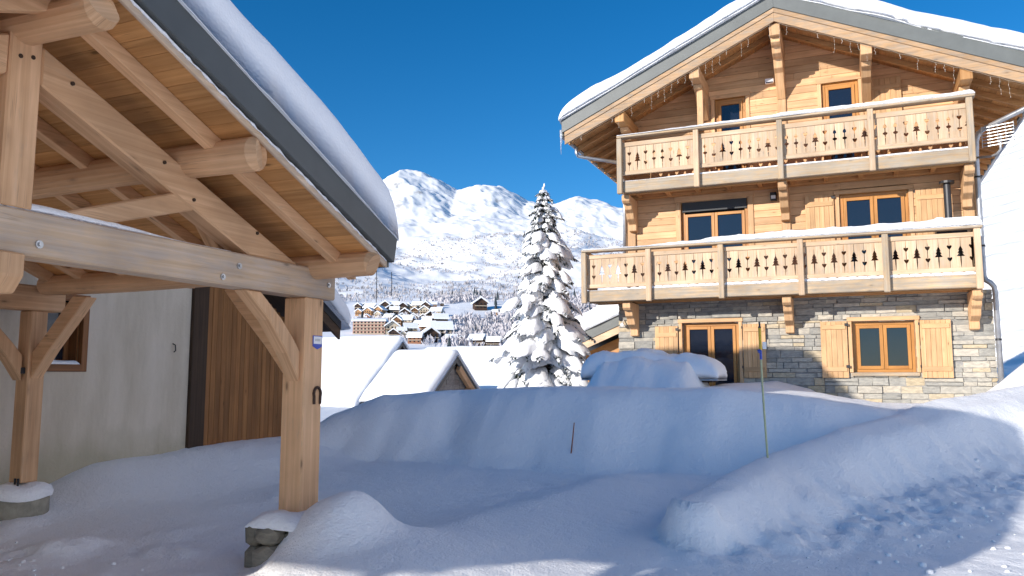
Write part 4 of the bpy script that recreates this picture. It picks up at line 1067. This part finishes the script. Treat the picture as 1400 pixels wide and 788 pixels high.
# ================================================================== LOWER CABINS
def cabin(name, label, u1, u0, dc, half, zr, slope, zwall, wallmat, snowH=.45, window=False, over=.35, bargemat='fascia_grey', frame='ud', door=False, backhalf=None):
    """ridge along u from u0 (left) to u1 (right gable, at the verge); dc = ridge position in d."""
    T = Thing(name, label, 'cabin', ((u0+u1)/2, dc, zwall-2.6))
    wu1 = u1-over; ww = half-over
    def rr_(d): return zr-slope*abs(d-dc)
    mb = MB()
    mb.prism([(dc-ww, zwall-2.6), (dc+ww, zwall-2.6), (dc+ww, rr_(dc+ww)-.12), (dc, zr-.12), (dc-ww, rr_(dc-ww)-.12)], 'x', u0+over, wu1)
    if wallmat.endswith('stone'):
        # block courses on the gable
        z = zwall-1.5
        while z < zr-.3:
            hh = random.uniform(.16, .26); lim = min(ww, (zr-.2-(z+hh))/slope); x = dc-lim
            while x < dc+lim:
                w2 = min(random.uniform(.3, .7), dc+lim-x); mb.box(wu1+.001, wu1+.03+random.uniform(0, .02), x+.01, x+w2-.01, z+.008, z+hh-.008, random.random()); x += w2
            z += hh
    T.part(mb, 'wall', wallmat)
    for s_ in (-1, 1):
        e = dc+s_*half
        mb = MB(); mb.prism([(dc, zr-.09), (e, rr_(e)-.09), (e, rr_(e)+.05), (dc, zr+.05)], 'x', u0, u1-.05); T.part(mb, 'roof', 'dark_brown')
        mb = MB(); mb.prism([(dc, zr-.26), (e, rr_(e)-.26), (e, rr_(e)+.07), (dc, zr+.07)], 'x', u1-.048, u1, grain=0); T.part(mb, 'barge_board', bargemat)
        mb = MB(); a, b = sorted((dc-s_*.1, e+s_*.12))
        heap(mb, lambda p_, q_: (q_, p_, rr_(p_)+.06), a, b, u0-.1, u1+.08, snowH, .4, ds=.2, seed=int(abs(u1)*7)+s_, amp=.07, fr=.6, rt=.35, under=.01)
        T.part(mb, 'roof_snow', 'snow_roof', smooth=True)
    if window:
        mb = MB(); mb.box(wu1+.055, wu1+.08, dc-.75, dc+.3, zr-2.6, zr-1.5); T.part(mb, 'shutter', 'white_wall')
    if door:
        for s_ in (1,):
            mb = MB(); mb.beam((wu1+.2, dc+.25, zr-.48), (wu1+.2, dc+half-.5, zr-.48-slope*(half-.75)), .25, .16, up=(1, 0, 0)); T.part(mb, 'rake_beam', 'facade_spruce')
            mb = MB(); mb.box(wu1, wu1+.33, dc+1.15, dc+1.4, zr-1.55, zr-1.3); T.part(mb, 'bracket', 'facade_spruce')
    return T
cabin('low_cabin', 'lower cabin with grey stone gable and thick snow roof right of the long cabin', -14.55, -17.35, 28.62, 2.42, 2.47, .72, .9, 'grey_stone', window=True, door=True, snowH=.32, over=.25)
cabin('low_cabin', 'long low cabin with blank snow roof right beside the front carport post', -25.0, -38, 41.9, 5.0, 3.75, .79, .4, 'dark_brown', bargemat='dark_metal', snowH=.42)
cabin('low_cabin', 'snow-covered cabin roof showing between the stone gable and the fir tree', -21.0, -31.5, 56.5, 5.0, 3.6, .62, .6, 'dark_brown', bargemat='dark_metal')
# chalet behind the big one on the left
T = Thing('rear_chalet', 'chalet behind the big one, snowy verge and yellow barge board rising beside the fir', 'house', (-4, 31, -1))
e0, er, ez, es = -11.0, -6.3, 4.16, .42
def r3(u): return ez-es*abs(u-er)
DB = 30.2
mb = MB(); mb.prism([(-9.9, -1.5), (-2.7, -1.5), (-2.7, r3(-9.9)-.05), (er, ez-.05), (-9.9, r3(-9.9)-.05)], 'y', DB+.8, DB+9); T.part(mb, 'wall', 'window_orange')
for s_ in (-1, 1):
    e = er+s_*(er-e0)
    mb = MB(); mb.prism([(er, ez), (e, r3(e)), (e, r3(e)+.3), (er, ez+.3)], 'y', DB, DB+.06, grain=0); T.part(mb, 'barge_board', 'balcony_board')
    mb = MB(); mb.prism([(er, ez+.303), (e, r3(e)+.303), (e, r3(e)+.72), (er, ez+.72)], 'y', DB-.05, DB+.05, grain=0); T.part(mb, 'metal_fascia', 'fascia_green')
    mb = MB(); mb.prism([(er, ez+.2), (e, r3(e)+.2), (e, r3(e)+.7), (er, ez+.7)], 'y', DB+.061, DB+9.6); T.part(mb, 'roof', 'fascia_green')
    mb = MB(); a, b = sorted((er-s_*.1, e+s_*.1)); heap(mb, lambda p_, q_: (p_, q_, r3(p_)+.71), a, b, DB-.15, DB+9.6, .85, .5, ds=.25, seed=401+s_, amp=.2, fr=.5, rt=.4, edgewob=.15, under=.01); T.part(mb, 'roof_snow', 'snow_roof', smooth=True)
# ================================================================== THINGS IN THE SNOW
T = Thing('garden_table', 'garden table buried under a thick overhanging snow cap before the chalet', 'table', (-4.0, 17.25, .9))
mb = MB(); mb.box(-5.33, -2.67, 16.9, 17.75, 1.53, 1.585, grain='x'); T.part(mb, 'table_top', 'dark_brown', bevel=.006)
for a in (-5.0, -3.0):
    for b in (17.0, 17.6):
        mb = MB(); mb.box(a-.05, a+.05, b-.05, b+.05, .8, 1.528, grain='z'); T.part(mb, 'leg', 'weathered')
mb = MB()
heap(mb, lambda s_, t_: (s_, t_, 1.586), -5.45, -2.55, 16.8, 17.85, .0, .48, ds=.05, seed=15, amp=.16, fr=1.7, p=2.6, edgewob=.2, rt=.4, bulge=.07, hfun=lambda s_, t_: .62-.13*sm(-3.3, -2.6, s_)+.05*np.sin(s_*2.3)-.1*sm(-4.8, -5.4, s_), under=.02)
T.part(mb, 'snow_cap', 'snow', smooth=True)
mb = MB(); n1, n2 = 60, 24
ss = np.linspace(-5.5, -2.62, n1); tt = np.linspace(15.7, 17.9, n2); P = np.zeros((n1, n2, 3))
for i in range(n1):
    for j in range(n2):
        es_ = float(sm(0, .6, ss[i]-ss[0])*sm(0, .6, ss[-1]-ss[i])); q = tt[j]-.12*math.sin(ss[i]*2.6)
        hgt = .80*es_*sm(15.7, 16.85, q)*sm(17.9, 17.5, q)
        P[i, j] = (ss[i], q, 1.22+float(hgt)+float(fbm(ss[i]*1.9, q*1.9, 4, 55))*.11*es_)
mb.grid(P); T.part(mb, 'drifted_snow', 'snow', smooth=True)

T = Thing('snow_marker', 'tall greenish snow marker pole with yellow and blue tip in the right bank', 'pole', (3.14, 9.95, .3), frame='xy')
def mp_(z): q = (z-.64)/1.7; return (3.14-.045*q-.01*math.sin(q*3), 9.95, z)
mb = MB(); mb.tube([mp_(z) for z in np.linspace(.2, 2.02, 9)], .013, 8); T.part(mb, 'pole', 'pole_green', smooth=True)
mb = MB(); mb.tube([mp_(1.86), mp_(1.975)], .0155, 10); T.part(mb, 'sleeve', 'blue_plastic')
mb = MB(); mb.tube([mp_(1.976), mp_(2.25)], .018, 10); T.part(mb, 'tip', 'yellow_plastic')
mb = MB(); mb.tube([mp_(2.251), mp_(2.27), mp_(2.275), mp_(2.335)], [.018, .018, .011, .011], 10); T.part(mb, 'cap', 'dark_metal')
mb = MB(); p_ = mp_(2.02); mb.box(p_[0]+.021, p_[0]+.07, p_[1]-.02, p_[1]-.008, 1.99, 2.08); T.part(mb, 'reflector', 'white_plastic', bevel=.004)
mb = MB(); p_ = mp_(1.98); mb.tube([(p_[0]-.035, p_[1]-.02, 1.955), (p_[0]-.005, p_[1]-.02, 1.97)], .024, 10); T.part(mb, 'clamp', 'blue_plastic')
sx_, sy_ = .92, 12.55; s0 = gz(sx_, sy_)
mb = MB(); mb.tube([(sx_-.03, sy_, s0-.25), (sx_, sy_, s0+.02), (sx_+.05, sy_+.02, s0+.46)], [.011, .011, .009], 7)
single('stake', mb, 'stick_red', 'thin reddish wooden stake leaning in the middle snow bank', 'stake', (sx_, sy_, s0-.25), frame='xy')

# crumbs of ploughed snow (countless)
rg = np.random.RandomState(4)
bmi = bmesh.new(); bmesh.ops.create_icosphere(bmi, subdivisions=1, radius=1); bmi.verts.ensure_lookup_table()
iv1 = np.array([v.co[:] for v in bmi.verts]); if1 = np.array([[v.index for v in f.verts] for f in bmi.faces]); bmi.free()
CV = []; CF = []; cnt = 0
def crumbs(n, fx, fy, smin, smax, ok):
    global cnt
    X = fx(n); Y = fy(n); Z = ground(X, Y); k = ok(X, Y)
    for x, y, z in zip(X[k], Y[k], Z[k]):
        r_ = smin+(smax-smin)*rg.rand()**3
        p = iv1*(1+rg.uniform(-.3, .3, (len(iv1), 1)))*r_*np.array([1, rg.uniform(.7, 1), rg.uniform(.5, .85)])
        CV.append(p+np.array([x, y, z+r_*.25])); CF.append(if1+cnt*len(iv1)); cnt += 1
def bank_ok(X, Y):
    bd, side, bz, par = bank_dist(X, Y); return (side < 0) & (bd > .75+.5*rg.rand(len(X))) & (bd < 3.0*rg.rand(len(X))**.5+.3)
crumbs(2200, lambda n: rg.uniform(1.0, 11, n), lambda n: rg.uniform(5, 15, n), .005, .042, bank_ok)
crumbs(450, lambda n: rg.uniform(-5.5, -2.2, n), lambda n: rg.uniform(5.0, 8.0, n), .004, .022, lambda X, Y: fbm(X*.9, Y*.9, 3, 99) > .05)
o = arr_mesh('snow_crumbs', np.concatenate(CV), np.concatenate(CF), 'snow'); o['kind'] = 'stuff'

# ================================================================== FIR
def fir(x, y, z0, top, Rb, seed):
    rg = random.Random(seed)
    T = Thing('fir_tree', 'tall snow-laden fir tree left of the big chalet', 'tree', (x, y, z0), frame='xy')
    mb = MB(); mb.tube([(x, y, z0), (x+.03, y, z0+(top-z0)*.4), (x, y, z0+(top-z0)*.8), (x, y, top-.2)], [.19, .14, .06, .015], 9); T.part(mb, 'trunk', 'bark')
    V = []; F = []; WV = []; WF = []; SV = []; SF = []
    ico = bmesh.new(); bmesh.ops.create_icosphere(ico, subdivisions=3, radius=1); ico.verts.ensure_lookup_table()
    iv = np.array([v.co[:] for v in ico.verts]); fi = np.array([[v.index for v in f.verts] for f in ico.faces]); ico.free()
    ns = [0]
    def snow(c, a, rad, sd):
        ax = np.array(a); L = np.linalg.norm(ax); ax = ax/L
        up = np.array([0, 0, 1.]); s_ = np.cross(ax, up); s_ /= np.linalg.norm(s_)+1e-9; up = np.cross(s_, ax)
        q = iv.copy()
        nz_ = 1+.34*fbm(q[:, 0]*1.7+sd*3.1+q[:, 2], q[:, 1]*1.7+sd*1.3, 3, sd % 97)+.12*fbm(q[:, 0]*5+sd, q[:, 1]*5+q[:, 2]*4, 2, sd % 89)
        q = q*nz_[:, None]
        zz = np.where(q[:, 2] > 0, q[:, 2], q[:, 2]*.35)
        droop = -.35*np.maximum(q[:, 0], 0)**2*rad[0]-.45*(q[:, 1]**2)*rad[1]
        p = q[:, :1]*ax*rad[0]+q[:, 1:2]*s_*rad[1]+(zz*rad[2]+droop)[:, None]*np.array([0, 0, 1.])
        SF.append(fi+len(iv)*ns[0]); SV.append(p+np.array(c)); ns[0] += 1
    Hh_ = top-z0
    def twig(p, dr, ln, wd):
        frost = rg.random() < .52
        VV, FF = (WV, WF) if frost else (V, F)
        if frost: p = p+Vector((0, 0, .012)); wd *= 1.25
        b = len(VV); side = Vector((-dr.y, dr.x, 0)).normalized() if abs(dr.z) < .95 else Vector((1, 0, 0))
        tip = p+dr*ln
        VV.extend([tuple(p-side*wd*.3), tuple(p+side*wd*.3), tuple(p+dr*ln*.55+side*wd*.5), tuple(tip), tuple(p+dr*ln*.55-side*wd*.5)])
        FF.extend([(b, b+1, b+2), (b, b+2, b+4), (b+4, b+2, b+3)])
    z = z0+.35; lev = 0
    while z < top-.25:
        q = (z-z0)/Hh_
        Rr = Rb*min(1., (1-q)/.60)**.85*(.82+.3*rg.random())*(.9+.1*math.sin(q*9))+.07
        nb = int(11-5.0*q)+rg.randint(0, 1); a0 = rg.random()*6.28
        for k in range(nb):
            a = a0+6.283*k/nb+rg.uniform(-.4, .4); L = Rr*rg.uniform(.6, 1.15); zj = rg.uniform(-.16, .16)*(1-q)
            dr = Vector((math.cos(a), math.sin(a), 0)); pts = []
            sag = rg.uniform(.28, .5)*(1-.4*q)
            for j in range(11):
                t = j/10; pts.append(Vector((x, y, z+zj))+dr*L*t+Vector((0, 0, (.18*t-sag*t*t-.12*t**3)*L)))
            for j in range(1, 11):
                p = pts[j]; tg = (pts[j]-pts[j-1]).normalized(); t = j/10
                sp = Vector((-dr.y, dr.x, 0))
                wl = L*.34*(1.15-t)*(.35+.65*min(1, t*3))
                for s_ in (-1, 1):
                    for m in range(3):
                        base = p+tg*rg.uniform(-.05, .05)*L
                        d2 = (tg*rg.uniform(.3, .9)+sp*s_*rg.uniform(.6, 1.)+Vector((0, 0, rg.uniform(-.55, .05)))).normalized()
                        twig(base, d2, wl*rg.uniform(.5, 1.1)+.05, .055+.03*rg.random())
                        mid = base+d2*wl*.55
                        for e in range(3):
                            d3 = (d2+Vector((rg.uniform(-.7, .7), rg.uniform(-.7, .7), rg.uniform(-.8, .1)))).normalized(); twig(mid, d3, wl*.35+.07, .04)
                for m in range(3):
                    d2 = (tg+Vector((rg.uniform(-.5, .5), rg.uniform(-.5, .5), rg.uniform(-1.1, -.1)))).normalized(); twig(p, d2, .10+.14*rg.random(), .05)
            # snow pads on the branch
            if rg.random() < .93:
                m = 2 if L > .5 else 1
                for e in range(m):
                    t = rg.uniform(.35, .62) if e == 0 else rg.uniform(.68, .95); j = min(9, int(t*10))
                    rl = L*rg.uniform(.14, .30)+.05
                    snow(pts[j]+Vector((rg.uniform(-.04, .04), rg.uniform(-.04, .04), .03)), pts[j+1]-pts[j], (rl, rl*rg.uniform(.55, 1.0), .07+.14*rg.random()*min(1, L)), rg.randint(0, 9999))
                if L > .8:
                    for e in range(3):
                        t = rg.uniform(.3, .9); j = min(9, int(t*10)); s_ = rg.choice((-1, 1)); off = Vector((-dr.y, dr.x, 0))*s_*L*.2*(1.1-t)
                        snow(pts[j]+off+Vector((0, 0, -.02)), (pts[j+1]-pts[j])+off*.4, (.13+.1*rg.random(), .09+.06*rg.random(), .05+.04*rg.random()), rg.randint(0, 9999))
        z += .19+.10*(1-q)+rg.uniform(-.03, .05); lev += 1
    for k in range(6): snow((x+rg.uniform(-.03, .03), y+rg.uniform(-.03, .03), top-.55+k*.1), (.3, .2, 1.), (.13, .09-.01*k, .08), 60+k)
    for k in range(60):
        zz = top-.6+.6*rg.random(); a = rg.random()*6.28; twig(Vector((x, y, zz)), Vector((math.cos(a), math.sin(a), rg.uniform(-.1, .9))).normalized(), .06+.22*(top-zz), .03)
    arr_mesh('crown', V, F, 'needles', T.e, smooth=False).location = (-x, -y, -z0)
    arr_mesh('frosted_twigs', WV, WF, 'snow_fluffy', T.e, smooth=False).location = (-x, -y, -z0)
    arr_mesh('snow_load', np.concatenate(SV), np.concatenate(SF), 'snow_fluffy', T.e).location = (-x, -y, -z0)
    return T
fir(1.05, 26.0, .0, 7.98, 1.62, 12)

def bare_shrub(u, d, h, lab, seed):
    rg_ = random.Random(seed); i = int(np.argmin(np.abs(hu-u))); j = int(np.argmin(np.abs(hd-d))); z = float(HZ[i, j])-.1
    T = Thing('bare_shrub', lab, 'shrub', (u, d, z), group='bare shrubs on the piste hillside')
    mb = MB(); fr = MB()
    for k in range(26):
        a = rg_.uniform(0, 6.28); r_ = rg_.uniform(.2, .75)*h; p = [(u, d, z)]
        for q in (.35, .7, 1.): p.append((u+math.cos(a)*r_*q+rg_.uniform(-.1, .1), d+math.sin(a)*r_*q+rg_.uniform(-.1, .1), z+h*q*rg_.uniform(.75, 1)))
        mb.tube(p, [.03, .022, .014, .006], 4, cap=False)
        for e in range(4):
            b_ = p[rg_.choice((1, 2))]; mb.tube([b_, (b_[0]+rg_.uniform(-.5, .5), b_[1]+rg_.uniform(-.4, .4), b_[2]+rg_.uniform(.1, .6))], [.012, .004], 3, cap=False)
        if k % 3 == 0: fr.tube([(p[2][0], p[2][1], p[2][2]+.03), (p[3][0], p[3][1], p[3][2]+.02)], [.05, .02], 5)
    T.part(mb, 'branches', 'bark'); T.part(fr, 'frost', 'snow_fluffy')
bare_shrub(10.2, 75, 3.2, 'larger bare frosted shrub on the white slope right of the chalet eave', 3)
bare_shrub(11.6, 79, 2.0, 'smaller bare frosted shrub on the white slope at the right photo edge', 4)

# ================================================================== FAR VILLAGE, SCRUB AND WOODS
MGX = None
def px_to_ground(px, py, lo=350, hi=2400):
    """follow the bearing of a far house out to where the slope carries it."""
    az = math.atan((px-700)/1089*math.cos(math.atan(121/1089))*1.006); tgt = (515-py)/1089
    rs = np.linspace(lo, hi, 1200); zz = mountain_z(np.full_like(rs, az), rs)
    el = (zz-EYE)/(rs*math.cos(az))
    k = np.argmax(el >= tgt)
    if el[k] < tgt: k = len(rs)-1
    r_ = rs[k]; return r_*math.sin(az), r_*math.cos(az), float(zz[k])
plain('village_brown', (.16, .085, .045), .9, 0, .1, .2, .3); plain('village_dark', (.07, .045, .035), .9, 0, .1, .2, .3)
plain('village_orange', (.40, .235, .125), .9, 0, .1, .15, .3); plain('village_cream', (.55, .47, .36), .9, 0, .1, .1, .3); plain('village_pink', (.52, .33, .26), .9, 0, .1, .1, .3)
plain('village_red', (.28, .14, .085), .9, 0, .1, .2, .3)
WALLC = {'b': ('village_brown', 'brown'), 'd': ('village_dark', 'dark'), 'o': ('village_orange', 'orange'), 'c': ('village_cream', 'cream'), 'r': ('village_red', 'reddish')}
PROTO = {}
def far_chalet_proto(col, ridge_side):
    key = (col, ridge_side)
    if key in PROTO: return PROTO[key]
    e = bpy.data.objects.new('village_chalet', None); COL.objects.link(e)
    mb = MB()
    if ridge_side:   # ridge across the view
        mb.prism([(-.5, -.5), (.5, -.5), (.5, .42), (0, .78), (-.5, .42)], 'x', -.62, .62)
        wall = mb.build('wall', WALLC[col][0], e)
        sn = MB(); sn.prism([(-.66, .36), (0, .86), (.66, .36), (.66, .5), (0, 1.02), (-.66, .5)], 'x', -.74, .74)
    else:            # gable to the view
        mb.prism([(-.5, -.5), (.5, -.5), (.5, .42), (0, .80), (-.5, .42)], 'y', -.55, .7)
        wall = mb.build('wall', WALLC[col][0], e)
        sn = MB(); sn.prism([(-.64, .36), (0, .86), (.64, .36), (.64, .48), (0, 1.0), (-.64, .48)], 'y', -.68, .8)
    sn.build('snow_roof', 'snow_far', e)
    for zz in (-.02, .3):
        for xx in (-.3, 0, .3):
            wn = MB()
            if ridge_side: wn.box(xx*1.3-.07, xx*1.3+.07, -.515, -.501, zz-.07, zz+.09)
            else: wn.box(xx-.06, xx+.06, -.565, -.551, zz-.07, zz+.09)
            wn.build('window', 'interior', e)
    bl_ = MB()
    if ridge_side: bl_.box(-.62, .62, -.62, -.51, .08, .13)
    else: bl_.box(-.52, .52, -.7, -.56, .08, .13)
    bl_.build('balcony', 'village_brown' if col in 'co' else 'village_cream', e)
    PROTO[key] = e; e['fresh'] = 1
    return e
VIL = [ # x, y(base), width px, colour, ridge across view?, row words
 (490, 424, 9, 'd', 0, 'top row of the far village'), (498, 424, 9, 'd', 0, 'top row of the far village'), (508, 424, 10, 'c', 0, 'top row of the far village'), (527, 424, 12, 'd', 0, 'top row of the far village'), (540, 423, 10, 'c', 1, 'top row of the far village'), (550, 424, 10, 'd', 0, 'top row of the far village'), (560, 424, 9, 'c', 0, 'top row of the far village'), (571, 424, 11, 'c', 1, 'top row of the far village'), (583, 424, 11, 'd', 0, 'top row of the far village'), (592, 421, 8, 'r', 1, 'top row of the far village'), (604, 419, 5, 'd', 0, 'top row of the far village'),
 (491, 432, 9, 'o', 0, 'second row of the far village'), (504, 432, 11, 'o', 0, 'second row of the far village'), (519, 431, 12, 'o', 0, 'second row of the far village'), (539, 430, 10, 'd', 1, 'second row of the far village'), (554, 434, 12, 'd', 0, 'second row of the far village'), (567, 430, 9, 'b', 0, 'second row of the far village'), (580, 431, 12, 'c', 0, 'second row of the far village'), (587, 435, 9, 'd', 0, 'second row of the far village'), (597, 433, 12, 'c', 1, 'second row of the far village'),
 (502, 438, 8, 'r', 0, 'middle of the far village'), (532, 440, 10, 'd', 1, 'middle of the far village'), (545, 446, 13, 'b', 0, 'middle of the far village'), (556, 446, 14, 'c', 1, 'middle of the far village'), (565, 446, 11, 'r', 0, 'middle of the far village'), (573, 449, 10, 'r', 1, 'middle of the far village'), (584, 446, 12, 'c', 1, 'middle of the far village'), (602, 445, 15, 'd', 1, 'middle of the far village'), 
 (535, 457, 18, 'c', 0, 'lower edge of the far village'), (549, 458, 10, 'b', 1, 'lower edge of the far village'), (561, 457, 14, 'c', 1, 'lower edge of the far village'), (586, 455, 15, 'b', 1, 'lower edge of the far village'), (603, 463, 22, 'c', 1, 'lower edge of the far village'), (568, 470, 15, 'r', 1, 'lower edge of the far village'), (587, 468, 20, 'd', 0, 'lower edge of the far village'),
 (617, 470, 12, 'b', 1, 'lower edge of the far village'), (630, 471, 11, 'r', 0, 'lower edge of the far village'), (653, 474, 16, 'd', 1, 'lower edge of the far village'), (664, 474, 10, 'o', 0, 'lower edge of the far village'), (675, 475, 14, 'd', 1, 'lower edge of the far village'), (656, 424, 17, 'd', 0, 'wooded slope alone right of the far village'), (678, 432, 8, 'o', 1, 'wooded slope alone right of the far village')]
_rv = random.Random(8)
for k in range(30):
    py = _rv.choice((422, 428, 434, 441, 448, 454, 462)); px = _rv.uniform(488, 612)
    if any(abs(px-v[0]) < 5 and abs(py-v[1]) < 3 for v in VIL): continue
    if px < 530 and py > 434: continue
    VIL.append((round(px), py, _rv.choice((8, 9, 11, 12)), _rv.choice('bdccro'), _rv.randint(0, 1), 'top row of the far village' if py < 426 else 'second row of the far village' if py < 436 else 'middle of the far village' if py < 450 else 'lower edge of the far village'))
for (px, py, wpx, col, rs, row) in VIL:
    x, y, z = px_to_ground(px, py, 450)
    e = far_chalet_proto(col, rs)
    if e.get('fresh'): del e['fresh']; o = e; kids = None
    else:
        o = e.copy(); COL.objects.link(o)
        for ch in list(e.children):
            c = ch.copy(); COL.objects.link(c); c.parent = o
    s_ = wpx*1.12*y/1089/1.15
    o.location = (x, y, z+.5*s_*.35); o.scale = (s_, s_, s_*.9); o.rotation_euler = (0, 0, R((px*37 % 40)-20))
    size = 'tiny' if wpx < 10 else 'small' if wpx < 13 else 'larger'
    tag(o, f'{size} {WALLC[col][1]} snow-roofed chalet, {"long side" if rs else "gable"} to view, {row}', 'chalet', 'chalets of the far village')
# apartment block
x, y, z = px_to_ground(504, 458, 450)
T = Thing('apartment_block', 'long pinkish apartment block with snow roof at the left of the far village', 'building', (x, y, z), frame='xy')
wd = 44*y/1089; hh = 18*y/1089
mb = MB(); mb.box(x-wd/2, x+wd/2, y, y+14, z-8, z+hh); T.part(mb, 'wall', 'village_pink')
mb = MB(); mb.prism([(y-1.5, z+hh), (y+15.5, z+hh), (y+15.5, z+hh+1.2), (y+7, z+hh+3.4), (y-1.5, z+hh+1.2)], 'x', x-wd/2-1, x+wd/2+1); T.part(mb, 'snow_roof', 'snow_far')
for r_ in range(4):
    mb = MB(); zz = z+.6+r_*hh/4; mb.box(x-wd/2+.6, x+wd/2-.6, y-1.2, y-.02, zz, zz+.5); T.part(mb, 'balcony', 'village_cream')
    for c_ in range(9):
        xx = x-wd/2+wd*(c_+.5)/9; mb = MB(); mb.box(xx-.8, xx+.8, y-.06, y-.02, zz+.7, zz+2.1); T.part(mb, 'window', 'interior')

# scrub and frosted woods on the slopes (countless: one object each)
def scatter(name, mat, n, az0, az1, r0, r1, thr, h0, h1, seed, spikes=5, conif=False, freq=300., extra=None):
    rg = np.random.RandomState(seed)
    A = rg.uniform(az0, az1, n); Rr = r0+(r1-r0)*rg.rand(n)**.8
    X = Rr*np.sin(A); Y = Rr*np.cos(A)
    dens = fbm(X/freq, Y/freq, 4, seed+3)
    k = dens > thr+rg.uniform(-.12, .12, n)
    if extra is not None: k &= extra(X, Y, A, Rr)
    A, Rr, X, Y = A[k], Rr[k], X[k], Y[k]; Z = mountain_z(A, Rr)
    V = []; F = []
    for x, y, z in zip(X, Y, Z):
        h = rg.uniform(h0, h1)
        if conif:
            b = len(V); w_ = h*.2
            for q in range(5):
                a = q*1.2566; V.append((x+w_*math.cos(a), y+w_*math.sin(a), z-.5))
            V.append((x, y, z+h))
            for q in range(5): F.append((b+q, b+(q+1) % 5, b+5))
        else:
            for s_ in range(spikes):
                b = len(V); a = rg.uniform(0, 3.14); w_ = h*rg.uniform(.12, .3); dx, dy = math.cos(a)*w_, math.sin(a)*w_
                ox, oy = rg.normal(0, h*.22, 2); t = h*rg.uniform(.55, 1)
                lx, ly = rg.normal(0, h*.16, 2)
                V += [(x+ox-dx*.4, y+oy-dy*.4, z-.4), (x+ox+dx+lx, y+oy+dy+ly, z+t*.7), (x+ox+lx*1.4, y+oy+ly*1.4, z+t)]; F.append((b, b+1, b+2))
    o = arr_mesh(name, V, F, mat, smooth=False); o['kind'] = 'stuff'; return o
vx = lambda px: math.atan((px-700)/1089)
scatter('frosted_wood', 'frost_tree', 8000, vx(430), vx(860), 560, 1050, .03, 4, 10, 5, freq=160, spikes=7, extra=lambda X, Y, A, Rr: ~((A > vx(478)) & (A < vx(616)) & (Rr < 930) & (np.random.RandomState(1).rand(len(A)) < .72)))
scatter('mountain_scrub', 'scrub', 8500, vx(430), vx(900), 1000, 2250, .20, 3, 7, 9, freq=300, spikes=4)
scatter('distant_firs', 'dark_fir', 260, vx(430), vx(900), 600, 1800, .12, 8, 14, 21, freq=260, conif=True)
